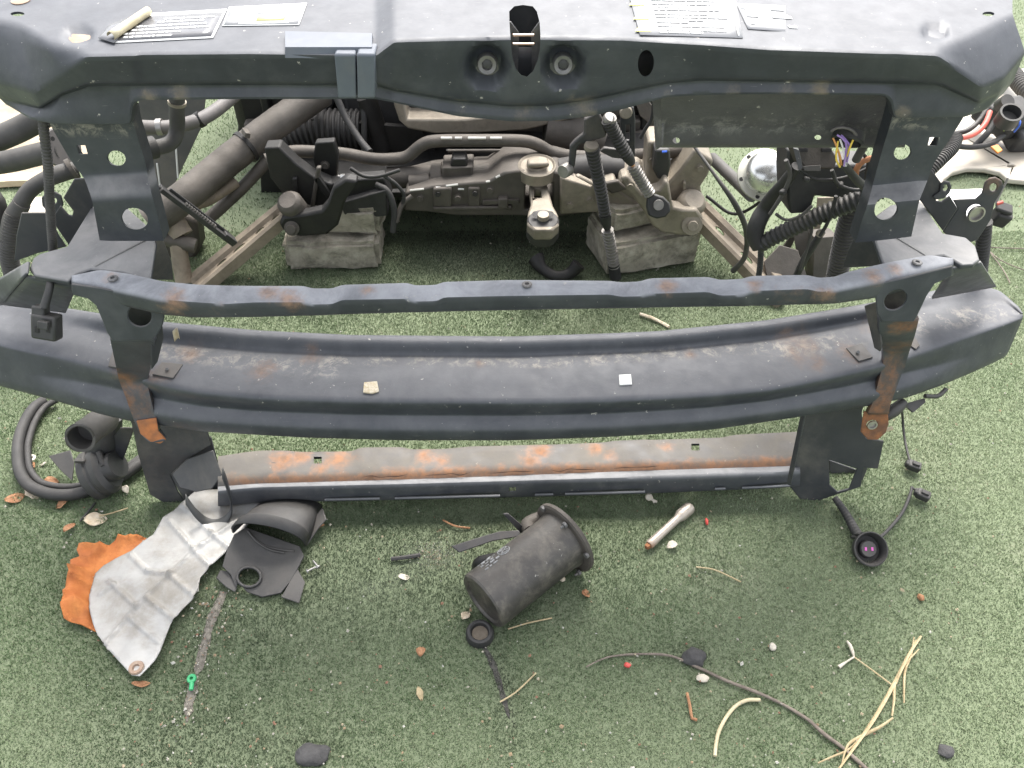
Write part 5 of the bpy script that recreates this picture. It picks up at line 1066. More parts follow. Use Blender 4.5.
tube('black_cable', [W(975, 146, Z=.05), W(990, 130, Z=.08), W(1002, 108, Z=.1)], .007, M_rub, hn)
for (uu, vv, zz, sz, rt_) in ((1010, 118, .09, (.075, .07, .07), .5), (992, 116, .07, (.05, .07, .05), .7), (1022, 136, .05, (.07, .06, .05), .2)): box('connector', W(uu, vv, Z=zz), sz, M_black, hn, (.3, .1, rt_), .008)
tube('connector_cup', [W(1005, 122, Z=.12), W(1012, 112, Z=.15)], .024, M_black, hn, sides=20, hollow=.02); tube('connector_cup', [W(1000, 106, Z=.12), W(1008, 101, Z=.14)], .016, M_black, hn, sides=18)
tube('wire', [W(1004, 130, Z=.1), W(1012, 126, Z=.12), W(1013, 119, Z=.13)], .0025, M_grn, hn); tube('wire', [W(1012, 130, Z=.1), W(1017, 122, Z=.12), W(1017, 112, Z=.13)], .002, M_wwire, hn); tube('wire', [W(1014, 132, Z=.1), W(1020, 124, Z=.12), W(1018, 114, Z=.13)], .002, M_blue, hn)
plate('orange_tag', [(991, 146), (998, 144), (1003, 150), (998, 153)], .003, M_orange, hn, p=(0, 0, .04), n=(0, -.3, 1))
tag(tube('ribbed_conduit', [W(928, 172, Y=1.0), W(940, 160, Y=1.01), W(952, 148, Y=1.03), (W(956, 138, Y=1.05))], .0085, M_hose, None, sides=16, corr=.0036, amp=.12), 'ribbed grey conduit emerging behind the post with the square hole', 'hose')
tag(tube('ribbed_conduit', [W(1005, 66, Z=.06), W(1014, 76, Z=.06), W(1028, 92, Z=.06), W(1050, 110, Z=.05)], .020, M_hose, None, sides=16, corr=.009, amp=.1), 'wide ribbed conduit beyond the slam panel end', 'hose')
pg = thing('lamp_plug', 'grey socket with a ribbed lead behind the lamp plate eye', 'connector', W(1000, 220, Y=.93))
box('socket', W(1001, 216, Y=.935), (.020, .022, .022), M_rub, pg, (.3, .2, -.2), .003); box('socket_rim', W(1004, 208, Y=.93), (.022, .016, .006), M_rub, pg, (.3, .25, -.2), .002); tube('red_seal', [W(997, 204, Y=.925), W(1003, 202, Y=.925)], .0022, M_red, pg)
tube('ribbed_lead', [W(985, 222, Y=.915), W(983, 245, Y=.915), W(980, 275, Y=.92)], .0085, M_rub, pg, corr=.0052, amp=.14)
tag(tube('wire_rod', [W(1008, 178, Y=.92), W(996, 203, Y=.91)], .0014, M_spring, None), 'thin bright pin standing beside the lamp ear', 'rod')

# ---- clamps, wires and bolts that fill the gaps
def ring(u, v, Y, r_, ax, par, mat=None): lathe('hose_clamp', [(r_ * .92, -.004), (r_ * 1.08, -.004), (r_ * 1.08, .004), (r_ * .92, .004), (r_ * .92, -.004)], W(u, v, Y=Y), ax, mat or M_steel, par, seg=24)
dv_ = (W(270, 128, Y=1.50) - W(225, 163, Y=1.42)); ring(246, 147, 1.458, .030, dv_, ex_, M_oild); box('clamp_bolt', W(246, 133, Y=1.44), (.010, .024, .010), M_oily, ex_, (0, .4, .5), .001)
rh_ = bpy.data.objects['radiator_hose']; ring(160, 127, 1.172, .0115, (1, .1, 0), rh_); ring(200, 119.5, 1.205, .0115, (.8, .2, .35), rh_, M_oild)
wr = thing('wire_bundle', 'loose black wires threading around the relay box', 'cable', W(800, 215, Y=1.0))
for i, pts in enumerate(([(798, 168), (812, 178), (830, 180), (850, 176), (868, 168)], [(786, 160), (790, 176), (782, 195), (770, 214)], [(832, 170), (838, 184), (856, 190), (872, 186)], [(860, 150), (868, 162), (866, 178), (874, 190)], [(806, 214), (812, 226), (808, 246), (800, 270)], [(868, 140), (876, 150), (872, 170)], [(820, 236), (828, 222), (834, 205), (836, 196)], [(776, 214), (786, 220), (800, 216), (812, 206)])):
    tube('wire', [W(u, v, Y=.985 - .004 * (i % 4)) for u, v in pts], [.0022, .0030, .0026, .0022][i % 4], (M_rub, M_hose, M_black)[i % 3], wr, sides=8, rough=.1)
for (u, v) in ((806, 179), (840, 185), (783, 192)): box('tape_wrap', W(u, v, Y=.978), (.009, .008, .007), M_rub, wr, (.3, .2, u), .002)
for (u, v, Y) in ((420, 198, 1.371), (458, 198, 1.365), (490, 190, 1.371), (590, 200, 1.354), (570, 205, 1.354), (602, 206, 1.354), (630, 186, 1.304), (700, 168, 1.359), (652, 160, 1.359), (325, 165, 1.399)):
    lathe('bolt', [(.0001, .005), (.0055, .005), (.006, .0035), (.006, .001), (.009, .0005), (.009, 0), (.0001, 0)], W(u, v, Y=Y), (0, -1, .05), M_oily if u < 560 else M_alu, SF, seg=10)
for pts in ([(384, 176), (396, 184), (404, 196), (400, 210)], [(350, 168), (364, 176), (380, 176), (400, 170)], [(640, 138), (646, 128), (652, 118), (654, 100)]):
    tube('cable', [W(u, v, Y=1.35) for u, v in pts], .0035, M_rub, SF, sides=8)
plate('hanger_bracket', [(636, 104), (648, 100), (660, 116), (656, 122), (650, 124), (640, 116)], .006, M_oily, SF, p=(0, 1.45, .3), n=(0, -1, .2))

# ------------------------------------------------------------------ loose parts on the turf in the foreground
G0 = .0025                                   # tops of the crushed turf fibres
def segd(p, a, b):
    ab = b - a; t = max(0, min(1, (p - a).dot(ab) / ab.dot(ab))); return (a + ab * t - p).length
def gp(u, v): q = W(u, v, Z=0); q.z = 0; return q
# ---- aluminium heat shield
M_foil = material('aluminium foil shield', (.34, .33, .31), (.44, .43, .405), .48, metal=.25, scale=14, bump=.2, bscale=120, dirt=.9, dirtcol=(.24, .215, .175), dscale=11, spots=[(tuple(gp(141, 674)), .012)], rustcol=((.30, .18, .10), (.22, .14, .09)))
RL = [((110, 649), (140, 612)), ((140, 612), (173, 580)), ((173, 580), (205, 552)), ((205, 552), (240, 528)), ((133, 623), (163, 648)), ((150, 603), (181, 628)), ((172, 580), (200, 604)), ((196, 556), (217, 577)), ((214, 540), (234, 556)),
      ((133, 560), (150, 577)), ((150, 577), (173, 580)), ((172, 527), (197, 556)), ((112, 586), (140, 612)), ((186, 512), (214, 540)), ((104, 600), (118, 590))]
RL = [(gp(*a), gp(*b)) for a, b in RL]
def shield_h(p):
    h = .010 + .005 * max(0, noise.noise(p * 6 + Vector((3, 1, 0))) + .3) + .001 * noise.noise(p * 22)
    for a, b in RL:
        d = segd(p, a, b); h += .0034 * math.exp(-(d / .0026) ** 2)
    h += .0005 * noise.noise(p * 60) + .0016 * abs(noise.noise(p * 26 + Vector((5, 5, 0))))
    return max(.001, h)
hs_ = thing('heat_shield', 'crumpled silver heat shield with embossed ribs lying on the turf', 'heat shield', gp(165, 600))
SHP = [(186, 508), (176, 517), (166, 523), (160, 533), (156, 540), (144, 548), (133, 556), (118, 563), (106, 570), (98, 578), (95, 588), (92, 603), (93, 616), (96, 628), (100, 638), (108, 650), (116, 659), (126, 670), (135, 680), (143, 681), (150, 674), (158, 665), (163, 656), (168, 642), (173, 629), (184, 615), (196, 603), (201, 592), (203, 583), (214, 571), (226, 560), (239, 546), (250, 530), (268, 508), (275, 494), (200, 496)]
sheet_px('foil', SHP, M_foil, G0, inner=.0028, fn=shield_h, parent=hs_, solid=.0012)
qz = gp(140.5, 674); lathe('grommet', [(.0035, .001), (.0085, .001), (.0095, .003), (.0085, .005), (.0045, .0045), (.0035, .001)], qz + Vector((0, 0, G0 + shield_h(qz))), (0, 0, 1), M_rustwash, hs_, seg=24)
# ---- orange cloth under it
M_clo = material('orange cloth', (.44, .13, .03), (.56, .20, .05), .75, scale=40, bump=.5, bscale=300, dirt=.7, dirtcol=(.25, .075, .02), dscale=24)
def cloth_h(p):
    q = Vector((p.x * 22 + p.y * 8, p.y * 10, 0)); r = 1 - abs(noise.noise(q + Vector((1.3, 4, 0)))) * 2.4; r2 = 1 - abs(noise.noise(Vector((p.x * 12, p.y * 30 + p.x * 14, 3)))) * 2.6
    u, v = proj(p); out = max(0, min(1, max((97 - u) / 12, (554 - .45 * max(0, u - 100) - v + 8) / 12)))
    return max(.001, .002 + out * (.015 * max(0, r) ** 3 + .013 * max(0, r2) ** 4 + .006 * max(0, noise.noise(p * 11)) + .0025 * abs(noise.noise(p * 70))))
cl = sheet_px('orange_rag', [(150, 540), (138, 538), (122, 540), (110, 547), (98, 549), (82, 547), (79, 553), (82, 560), (73, 564), (74, 573), (76, 583), (71, 590), (68, 600), (67, 612), (68, 624), (82, 628), (97, 633), (104, 616), (112, 592), (130, 572), (146, 556)], M_clo, G0, inner=.0036, fn=cloth_h, solid=.001)
tag(cl, 'crumpled bright orange rag tucked under the silver heat shield', 'rag')
# ---- black plastic cover with arch
pc = thing('plastic_cover', 'black moulded plastic cover with an arched opening and a round cut-out', 'plastic part', gp(270, 570))
pn = (0.05, -.22, 1)
plate('base', [(234, 534), (246, 527), (300, 546), (304, 556), (297, 570), (290, 582), (281, 593), (262, 597), (247, 592), (238, 582), (236, 588), (230, 574), (222, 566), (226, 552)], .003, M_black, pc, p=gp(262, 596) + Vector((0, 0, .008)), n=pn, holes=[ell(249, 577, 11, 9)], bevel=.001)
plate('tab', [(216, 578), (220, 570), (228, 571), (237, 586), (235, 592), (226, 587)], .002, M_hose, pc, p=gp(226, 588) + Vector((0, 0, .010)), n=(0, -.1, 1)); plate('tab', [(281, 597), (290, 581), (297, 568), (305, 582), (299, 603)], .002, M_hose, pc, p=gp(292, 600) + Vector((0, 0, .008)), n=(0, -.1, 1))
def onp(u, v, k=0): return WP(u, v, gp(262, 596) + Vector((0, 0, .008 + k)), pn)
tube('hole_rim', [onp(*q, .002) for q in ell(249, 577, 12, 10, 16)] + [onp(261, 577, .002)], .0022, M_black, pc, sides=8)
A0, A1 = onp(233, 533), onp(306, 546); B0, B1 = W(262, 505, Z=.012), W(322, 506, Z=.012)
sec = []
for k, (a, b, hh) in enumerate(((A0, A1, .040), (A0.lerp(B0, .22), A1.lerp(B1, .22), .045), (A0.lerp(B0, .25), A1.lerp(B1, .25), .032), (A0.lerp(B0, .6), A1.lerp(B1, .6), .030), (B0, B1, .02))):
    r = []
    for i in range(17):
        t = math.pi * i / 16; c = a.lerp(b, .5 - .5 * math.cos(t)); r.append(c + Vector((0, -.004 * math.sin(t), hh * math.sin(t) ** .8)))
    sec.append(r)
grid('arch', sec, M_black, pc, .0025, smooth=35)
rim = [onp(u, v, .001) for u, v in ((248, 531), (256, 540), (268, 547), (282, 550), (294, 551))]
tube('inner_rib', rim, .0016, M_hose, pc); tube('inner_rib', [p + Vector((.004, -.005, .001)) for p in rim[:-1]], .0012, M_hose, pc)
plate('wing', [(306, 546), (318, 528), (326, 519), (322, 507), (312, 520)], .0025, M_hose, pc, p=gp(312, 545) + Vector((0, 0, .012)), n=(-.5, -.2, 1))
for (u, v, rz, nm) in ((309, 574, .5, 'nearer'), (319, 570, 2.3, 'farther')):
    s = thing('screw', 'small bright screw beside the plastic cover, the %s of two' % nm, 'screw', gp(u, v), 'screws on the turf')
    d = Vector((math.cos(rz), math.sin(rz), .1)); M_chr2 = M_steel; o = gp(u, v) + Vector((0, 0, .008))
    tube('shank', [o, o + d * .012], .0014, M_steel, s, sides=8, corr=.0012, amp=.12); lathe('screw_head', [(.0001, .002), (.003, .0018), (.0035, 0), (.0001, 0)], o, -d, M_steel, s, seg=12)

# ---- canister
ca_ = thing('canister', 'grimy dark grey cylindrical filter canister with a flanged end and strap bracket', 'canister', gp(520, 585))
M_can = material('grimy canister', (.035, .032, .029), (.062, .056, .050), .45, metal=.15, scale=20, bump=.25, bscale=170, dirt=.85, dirtcol=(.155, .138, .112), dscale=34, dust=.25, dustcol=(.22, .20, .17), chips=.7, scratch=.3)
rc_ = .0405
e0, e1 = W(482, 602, Z=G0 + rc_), W(563, 539, Z=G0 + rc_ + .006)
cax = (e1 - e0).normalized(); Lc = (e1 - e0).length
lathe('can', [(.0001, .003), (.030, .003), (.033, 0), (.0385, .0005), (.0405, .003), (.0408, .02), (.0405, .022), (.0405, Lc - .012), (.042, Lc - .006), (.042, Lc), (.0001, Lc)], e0, cax, M_can, ca_, seg=48)
lathe('flange', [(.0001, 0), (.051, 0), (.054, .002), (.054, .007), (.050, .009), (.046, .006), (.0001, .006)], e0 + cax * (Lc - .001), cax, M_oily, ca_, seg=40)
cx_ = cax.cross(Vector((0, 0, 1))).normalized(); cz_ = cx_.cross(cax)
for i in range(6):
    a = i * math.pi / 3 + .35; q = e0 + cax * (Lc - .004) + (cx_ * math.cos(a) + cz_ * math.sin(a)) * .050
    lathe('flange_bolt', [(.0001, 0), (.0042, 0), (.0042, .004), (.0018, .0045), (.0016, .009), (.0001, .009)], q, -cax if i % 2 else cax, M_zinc, ca_, seg=8)
def onc(s, ang, k=0): return e0 + cax * s + (-cx_ * math.cos(ang) + cz_ * math.sin(ang)) * (rc_ + k)   # ang 0 = towards upper left
M_mark = material('worn pale print', (.17, .17, .165), (.36, .36, .35), .6, scale=300, bump=0)
def mark(pts, wd=.0006):
    return tube('print_mark', [onc(s, a, .0003) for s, a in pts], wd, M_mark, ca_, sides=5, step=.002)
lc_s, lc_a, lr = .058, .95, .0085
mark([(lc_s + lr * math.cos(t), lc_a + lr / rc_ * math.sin(t)) for t in np.linspace(0, 2 * math.pi, 22)], .0008)
def lm_(x, y): return (lc_s + y * lr, lc_a - x * lr / rc_)
mark([lm_(-.38, .80), lm_(0, .10), lm_(.38, .80)], .0007); mark([lm_(-.72, .45), lm_(-.40, -.70), lm_(0, -.02), lm_(.40, -.70), lm_(.72, .45)], .0007)
for j, a in enumerate((.70, .80, .95, 1.08, 1.2)):
    s = .020 + .004 * (j % 2)
    while s < .043:
        e = s + random.uniform(.003, .008); mark([(s, a), (e, a)], random.choice([.0006, .001, .0014])); s = e + .0025
# strap bracket on its far side
plate('strap', [(451, 546), (459, 552.5), (492, 541), (521, 536), (519, 530), (500, 531), (476, 538)], .0025, M_dark, ca_, p=onc(.09, .35, .006), n=(-.1, -.35, .9))
plate('strap_tab', [(503, 514), (508, 513.5), (526, 529), (525, 535), (520, 533)], .003, M_dark, ca_, p=onc(.12, .3, .004), n=(.2, -.9, .3))
tube('pipe_stub', [onc(.06, .15, -.01), W(482, 562, Z=.04), W(478, 566, Z=.02)], .009, M_oild, ca_)
tube('hanger', [onc(Lc - .03, .3, -.006), W(528, 524, Z=.05), W(545, 516, Z=.045)], .010, M_oily, ca_)
# ---- small things
rcq = gp(480, 636)
cp = lathe('rubber_bung', [(.0001, .004), (.0100, .004), (.0112, .006), (.0118, .011), (.0135, .0125), (.0165, .011), (.0185, .006), (.0185, 0), (.0001, 0)], rcq + Vector((0, 0, G0)), (.02, -.05, 1), M_rub, None, seg=36); tag(cp, 'round black rubber cap by the end of the canister', 'cap')
lathe('cap_dirt', [(.0001, .0052), (.008, .0050), (.0104, .0046)], rcq + Vector((0, 0, G0 + .0006)), (.02, -.05, 1), M_arm, cp, seg=24)
sk = thing('socket_extension', 'short bright steel socket extension bar lying on the turf', 'tool', gp(668, 528))
M_sock = material('worn steel tool', (.36, .31, .255), (.46, .41, .35), .42, metal=.5, scale=60, bump=.2, spots=[sp(650, 545, .008, Z=.01)], rustcol=((.30, .16, .08), (.25, .12, .06)))
a, b = W(649, 545, Z=G0 + .0068), W(690, 507, Z=G0 + .0085); d = (b - a).normalized(); L = (b - a).length
lathe('bar', [(.0001, 0), (.0056, 0), (.0066, .002), (.0066, .013), (.0062, .015), (.0060, L * .68), (.0078, L * .73), (.0092, L * .77), (.0095, L - .003), (.0085, L), (.0055, L), (.0050, L - .008), (.0001, L - .008)], a, d, M_sock, sk, seg=24)
lathe('square_drive', [(.0001, -.006), (.0042, -.006), (.0046, 0), (.0001, 0)], a, d, M_rusty, sk, seg=4)
# ---- plug with cables, small connectors
pl_ = thing('round_plug', 'round black two-pin plug on a ribbed cable, face up on the turf', 'connector', gp(868, 548))
pq = W(868, 549, Z=.016); pa = Vector((.03, -.55, .83))
lathe('plug_body', [(.0001, -.018), (.013, -.018), (.018, -.012), (.021, -.004), (.0235, .004), (.024, .010), (.0225, .0105), (.0195, .006), (.0185, -.006), (.0001, -.006)], pq, pa, M_rub, pl_, seg=36)
lathe('plug_core', [(.0001, .003), (.0105, .003), (.012, .001), (.0125, -.006), (.0001, -.006)], pq, pa, M_black, pl_, seg=28)
M_pink = material('pink seal', (.62, .12, .42), None, .5, bump=0)
px1 = pa.normalized().cross(Vector((1, 0, 0))).normalized()
for s in (-1, 1):
    q = pq + pa.normalized() * .0032 + Vector((s * .0045, 0, 0)); box('pin_socket', q, (.003, .005, .0012), M_pink, pl_, (.58, 0, 0), .0003)
for i in range(5):
    t = (i - 2) * .35; q = pq - pa.normalized() * .004 + Vector((math.sin(t) * .021, 0, 0)) - px1 * 0 + Vector((0, math.cos(t) * .0175, math.cos(t) * .0115)); tube('grip_rib', [q, q + Vector((-.002, .006, -.008))], .0022, M_rub, pl_, sides=8)
tube('cable', [W(835, 498, Z=.015), W(846, 514, Z=.012), W(856, 532, Z=.011), W(862, 540, Z=.012)], [.0048, .0055, .0066, .0075], M_rub, pl_, sides=14, corr=.005, amp=.05)
tube('thin_wire', [W(877, 540, Z=.012), W(888, 530, Z=.009), W(902, 513, Z=.009), W(910, 495, Z=.011), W(912, 487, Z=.012)], .0024, M_rub, pl_, sides=10)
def small_plug(u, v, rz, label, wire):
    t = thing('wire_connector', label, 'connector', gp(u, v), 'small connectors on the turf'); q = W(u, v, Z=.013)
    box('shell', q, (.019, .014, .012), M_black, t, (.1, .1, rz), .002); box('latch', q + Vector((.001, -.001, .007)), (.011, .007, .004), M_rub, t, (.1, .1, rz), .001); box('boot', q + Vector((-.009 * math.cos(rz), -.009 * math.sin(rz), .001)), (.008, .010, .010), M_rub, t, (.1, .1, rz), .002)
    box('seal', q + Vector((.004 * math.cos(rz), -.008, .003)), (.003, .002, .003), M_pink if 'pale' in label else M_rub, t, (.1, .1, rz), .0004)
    tube('wire', wire, .0019, M_rub, t, sides=8); return t
small_plug(923, 495, -.5, 'small black connector with a pale stalk on the wire of the round plug', [W(912, 488, Z=.013), W(915, 489, Z=.013), W(919, 493, Z=.013)])
small_plug(914, 466, -.4, 'small black connector hanging from the beam on a thin wire', [W(898, 396, Y=.80), W(902, 412, Z=.06), W(904, 435, Z=.02), W(908, 455, Z=.012), W(911, 463, Z=.013)])
cl2 = thing('clip_bracket', 'black clip and bracket tucked under the beam beside the rusty strap foot', 'clip', W(905, 400, Y=.78))
plate('clip_flag', [(903, 404), (925, 398), (926, 402), (913, 413)], .003, M_black, cl2, p=W(912, 406, Y=.765), n=(0, -.6, .8)); tube('clip_body', [W(880, 420, Y=.75), W(893, 411, Y=.755), W(904, 402, Y=.765)], [.006, .009, .007], M_black, cl2); tube('clip_pin', [W(886, 430, Y=.75), W(893, 428, Y=.75)], .0028, M_paperback, cl2)
tube('clip_hook', [W(925, 396, Y=.77), W(938, 396, Y=.775), W(946, 389, Y=.785)], .0030, M_black, cl2)

# ---- hose loop and horn-like duct on the left
ho = thing('door_seal', 'thick black double rubber seal looped on the turf', 'rubber seal', gp(25, 470))
LP = [(46, 400), (34, 408), (25, 422), (19, 440), (18, 458), (21, 474), (30, 486), (46, 493), (62, 495), (80, 493), (105, 484), (125, 474), (142, 462)]
tube('seal_bead', [W(u, v, Z=.014) for u, v in LP], .0088, M_rub, ho, sides=16)
tube('seal_lip', [W(u + (10 if i < 5 else (9 if i < 7 else 3)), v - (0 if i < 4 else (5 if i < 7 else 8)), Z=.012) for i, (u, v) in enumerate(LP)], .0052, M_rub, ho, sides=14)
du = thing('air_duct', 'dark plastic duct with a round open mouth and a broad clamp band', 'duct', gp(95, 480))
tube('mouth', [W(105, 420, Y=.80), W(97, 425, Y=.775), W(86, 433, Y=.75), W(80, 438, Y=.735)], [.019, .0195, .0188, .0205], M_hose, du, sides=28, hollow=.028)
tube('mouth_rim', [W(*q, Y=.737) for q in ell(80, 438, 14, 13, 18)] + [W(94, 438, Y=.737)], .0016, M_hose, du, sides=8)
tube('neck', [W(108, 415, Y=.82), W(104, 438, Y=.81), W(100, 458, Y=.80)], [.020, .024, .022], M_black, du, sides=20)
q = W(92, 476, Z=.032); dxa = Vector((.85, .10, .42))
lathe('clamp_band', [(.0001, -.004), (.030, -.004), (.036, -.002), (.038, 0), (.038, .011), (.035, .013), (.035, .016), (.037, .018), (.037, .028), (.034, .030), (.030, .036), (.0001, .036)], q, dxa, M_black, du, seg=40, sy=.72)
lathe('duct_end', [(.0001, .05), (.020, .05), (.022, .046), (.022, .03), (.0001, .03)], q, dxa, M_black, du, seg=28); box('band_buckle', W(80, 461, Z=.068), (.014, .005, .008), M_hose, du, (.3, .3, .2), .001)
plate('flap', [(48, 456), (70, 450), (74, 462), (72, 481), (60, 470)], .002, M_black, du, p=W(60, 466, Z=.028), n=(-.2, -.5, 1)); box('nozzle', W(116, 486, Z=.012), (.012, .010, .010), M_paperback, du, (0, 0, .3), .003)
tube('band_screw', [W(99, 452, Z=.075), W(104, 466, Z=.065)], .0045, M_rub, du)

# ---- plant litter
M_twig = material('twig bark', (.13, .105, .085), (.21, .175, .14), .8, scale=90, bump=.4, bscale=300); M_straw = material('straw', (.34, .26, .14), (.46, .37, .22), .7, scale=70, bump=.2)
M_palestraw = material('pale straw', (.46, .39, .24), (.54, .47, .31), .55, scale=60, bump=.2); M_chip = material('pale chip', (.46, .41, .32), (.58, .53, .45), .8, scale=120, bump=.4)
M_leaf = material('dead leaf', (.26, .12, .055), (.38, .20, .10), .75, scale=90, bump=.5, bscale=260); M_leafp = material('pale dead leaf', (.50, .40, .27), (.62, .54, .42), .75, scale=90, bump=.5, bscale=260)
M_stone = material('dark stone', (.045, .043, .042), (.075, .072, .07), .85, scale=70, bump=.6, bscale=160)
def gl_(pts, z=.0048): return [W(u, v, Z=z + .0015 * math.sin(i * 2.1)) for i, (u, v) in enumerate(pts)]
tag(tube('twig', gl_([(586, 667), (600, 660), (614, 656), (642, 654), (671, 656), (699, 668), (727, 681), (756, 692), (784, 705), (807, 719), (824, 734), (843, 748), (870, 772)]), [.0008, .0016, .0019, .0021, .0022, .0023], M_twig, None, sides=8, rough=.25), 'long thin grey-brown twig across the turf', 'twig')
tag(tube('hooked_straw', gl_([(760, 700), (748, 700), (737, 705), (727, 716), (719, 731), (716, 744), (715, 756)]), .0023, M_palestraw, None, sides=10), 'pale yellow stalk bent into a hook', 'stalk')
st = thing('straw_tuft', 'tuft of dry golden straw blades crossing the end of the twig', 'straw', gp(880, 705))
for pts, r_ in (([(921, 636), (908, 656), (898, 676), (884, 702), (868, 728), (838, 770)], .0026), ([(893, 718), (880, 727), (866, 734), (850, 743), (845, 752), (842, 764)], .0022), ([(904, 703), (904, 688), (905, 671), (911, 655), (914, 637)], .0016), ([(892, 716), (894, 700), (895, 683), (905, 664), (919, 649)], .0019), ([(818, 763), (834, 756), (848, 750), (860, 738)], .0014), ([(896, 684), (902, 668), (916, 640)], .0018)):
    tube('blade', gl_(pts, .0062), [r_ * .6, r_, r_, r_ * .5], M_straw, st, sides=6, flat=.5)
fk = thing('forked_stalk', 'small pale forked stalk with a thin stem, beside the straw tuft', 'stalk', gp(854, 657))
tube('prong', gl_([(847, 641), (851, 647), (854, 657)]), [.0012, .0028, .0012], M_chip, fk, sides=8); tube('prong', gl_([(854, 657), (846, 662), (839, 667)]), [.0012, .0012, .0026], M_chip, fk, sides=8); tube('stem', gl_([(854, 657), (872, 670), (892, 685)]), .0009, M_straw, fk, sides=6)
def straw(pts, label, r_=.001, mat=M_straw): return tag(tube('dry_straw', gl_(pts), r_, mat, None, sides=6), label, 'straw')
straw([(696, 567), (715, 570), (741, 582)], 'short straw stem on the turf right of the socket extension'); straw([(500, 702), (516, 692), (536, 673)], 'thin pale straw near the black stain below the canister'); straw([(508, 629), (528, 623), (552, 618)], 'thin straw beside the canister, level with the rubber cap')
straw([(443, 520), (455, 526), (470, 528)], 'orange-brown straw behind the canister strap', .0014, M_leaf); straw([(640, 314), (652, 318), (662, 323), (669, 327)], 'knobbly brown stick on the turf between beam and thin rail', .003, M_leafp)
straw([(687, 693), (690, 706), (692, 718), (697, 720)], 'short brown stick with a hooked end below the dark stone', .0020, M_leaf)
straw([(99, 516), (112, 513), (128, 508)], 'thin tan stem beside the black lower leg'); straw([(80, 521), (88, 512), (95, 503)], 'short dark stem below the air duct', .0016, M_rub)
straw([(391, 559), (408, 557), (420, 555)], 'stubby dark stick left of the canister', .003, M_rub)
def leaf(u, v, L, wd, rz, mat, label, z=.0035, Y=None):
    q = W(u, v, Z=z); rows = []
    for i, t in enumerate(np.linspace(0, 1, 7)):
        wv = math.sin(math.pi * min(1, t * .96 + .03)) ** .7 * wd * (1 + .25 * noise.noise(Vector((u, v, t * 5)))); r_ = []
        for s in (-1, -.5, 0, .5, 1):
            x, y = (t - .5) * L, s * wv
            h = .25 * wd * s * s + .004 * math.sin(t * 3 + u) + .002 * noise.noise(Vector((u + t * 4, v + s * 2, 0)))
            r_.append(q + Vector((x * math.cos(rz) - y * math.sin(rz), x * math.sin(rz) + y * math.cos(rz), h)))
        rows.append(r_)
    return tag(grid('dead_leaf', rows, mat, None, .0005, smooth=60), label, 'leaf', 'dead leaves on the turf')
leaf(15, 498, .026, .010, .6, M_leaf, 'brown dead leaf left of the pale leaf by the seal'); leaf(33, 492, .030, .010, -.8, M_leafp, 'pale torn leaf just below the seal loop'); leaf(51, 483, .022, .009, .2, M_leaf, 'rust-brown leaf inside the bottom of the seal loop'); leaf(62, 505, .018, .007, .5, M_leaf, 'small brown leaf below the bottom of the seal')
leaf(31, 468, .018, .009, 1.2, M_leaf, 'brown leaf under the white washer inside the seal loop'); leaf(466, 616, .016, .006, 1.0, M_leafp, 'small tan leaf at the lower end of the canister'); leaf(421, 652, .013, .006, 1.5, M_leaf, 'small brown leaf alone left of the rubber cap'); leaf(586, 594, .012, .006, .4, M_leaf, 'curled brown leaf to the right of the canister')
leaf(320, 573 - 46, .014, .004, .3, M_leaf, 'orange-brown leaf below the low cross rail beside the plastic cover'); leaf(404, 577, .015, .005, .2, M_chip, 'pale flake left of the canister'); leaf(420, 694, .016, .004, 1.9, M_straw, 'narrow yellow flake at the bottom beside the black stain'); leaf(672, 546, .016, .006, .3, M_chip, 'cream flake beside the socket extension')
leaf(126, 490, .016, .005, -.9, M_chip, 'white sliver beside the air duct nozzle'); leaf(42, 464, .016, .003, .1, M_chip, 'white sliver inside the seal loop'); leaf(843, 510, .013, .005, .3, M_chip, 'tiny white flake between the plug cable and the beam')
leaf(70, 528, .02, .006, 1.2, M_leaf, 'thin dry leaf above the orange rag', .006); leaf(96, 520, .03, .012, .2, M_leafp, 'flat tan patch of leaf beside the lower leg', .003)
wsh = lathe('washer', [(.0022, 0), (.0058, 0), (.006, .0015), (.0022, .0018), (.0022, 0)], W(32, 458, Z=.010), (.1, -.1, 1), M_chip, None, seg=20); tag(wsh, 'small off-white washer inside the seal loop', 'washer')
def pebble(u, v, sx, sy, sz, mat, label, name='stone', z=.003, cat='stone'):
    bm = bmesh.new(); bmesh.ops.create_icosphere(bm, subdivisions=3, radius=1); q = gp(u, v); V = []
    for p in bm.verts:
        k = 1 + .35 * noise.noise(p.co * 1.3 + Vector((u, v, 0))) + .1 * noise.noise(p.co * 5 + Vector((v, u, 0))); V.append(q + Vector((p.co.x * sx * k, p.co.y * sy * k, max(-.2, p.co.z) * sz * k + z)))
    F = [tuple(x.index for x in f.verts) for f in bm.faces]; bm.free(); return tag(mesh_obj(name, V, F, mat, None, 60), label, cat)
pebble(694, 659, .015, .013, .010, M_stone, 'dark grey stone touching the twig'); pebble(313, 756, .020, .014, .008, M_stone, 'flat dark stone at the lower edge of the picture'); pebble(945, 752, .009, .008, .004, M_stone, 'small dark lump right of the straw tuft')
pebble(772, 648, .0048, .005, .005, M_chip, 'round white pebble above the bent stalk'); pebble(702, 680, .008, .005, .004, M_chip, 'cream petal beside the dark stone', 'petal', .005, 'petal'); pebble(562, 580, .0045, .004, .004, M_leafp, 'tan pebble beside the canister side')
M_redb = material('red plastic', (.50, .05, .04), (.6, .1, .08), .5, scale=80, bump=.1)
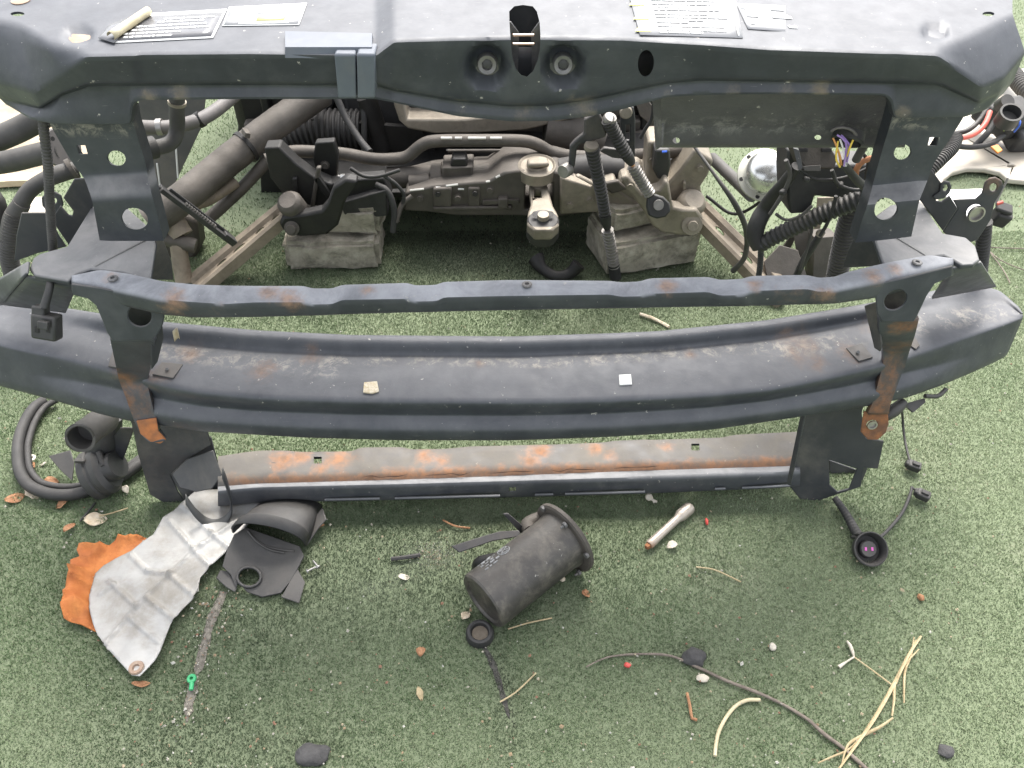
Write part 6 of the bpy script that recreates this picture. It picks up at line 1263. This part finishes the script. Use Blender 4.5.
pebble(706, 524, .0022, .006, .003, M_redb, 'small red plastic bit right of the socket extension', 'plastic_bit', .006, 'plastic bit'); pebble(627, 667, .0045, .0035, .003, M_redb, 'small red plastic bit just below the twig', 'plastic_bit', .005, 'plastic bit')
pebble(920, 599, .0045, .005, .004, M_leaf, 'tiny brown lump on bare turf below the round plug', 'seed', .004, 'seed'); pebble(585, 594, .004, .004, .004, M_leaf, 'tiny brown seed right of the canister', 'seed', .005, 'seed')
M_gclip = material('green plastic', (.03, .33, .12), (.05, .4, .16), .4, scale=50, bump=.05)
gc = thing('green_clip', 'small bright green plastic clip on the split in the turf', 'clip', gp(192, 683)); lathe('clip_ring', [(.0022, 0), (.0055, 0), (.006, .002), (.0052, .004), (.0022, .004), (.0022, 0)], W(192, 679, Z=.006), (.1, -.2, 1), M_gclip, gc, seg=20); tube('clip_stem', [W(192, 683, Z=.008), W(191, 690, Z=.007)], .0028, M_gclip, gc)
wc = thing('white_clip', 'small white plastic clip below the low cross rail', 'clip', gp(652, 500)); lathe('clip_head', [(.0001, .003), (.004, .003), (.0055, .001), (.0055, 0), (.0001, 0)], W(649, 497, Z=.010), (-.3, -.6, .7), M_chip, wc, seg=16); tube('clip_stem', [W(651, 499, Z=.009), W(657, 502, Z=.008)], .002, M_chip, wc)
tube('clip_barb', [W(652, 497, Z=.012), W(654, 503, Z=.007)], .0012, M_chip, wc)
lf = thing('leaf_scrap', 'curled tan leaf scrap caught on the beam beside the strap', 'leaf', W(179, 333, Y=.74)); 
rw = [[W(176 + 3 * s + 2 * t, 328 + 10 * t, Y=.742) + Vector((0, -.004 * s * s, .002 * s)) for s in (-1, -.5, 0, .5, 1)] for t in np.linspace(0, 1, 5)]
grid('scrap', rw, M_leafp, lf, .0006)
tp_ = leaf(141, 683, .022, .004, .05, M_leaf, 'brown sliver at the tip of the silver heat shield', .006)

tw = thing('twig_spray', 'thin dark bare twigs on the turf right of the ribbed lead', 'twig', gp(1010, 260))
for pts in ([(985, 247), (1005, 248), (1040, 249)], [(988, 250), (1004, 262), (1040, 276)], [(990, 252), (1003, 270), (1010, 283)]): tube('shoot', gl_(pts), .0011, M_twig, tw, sides=6)
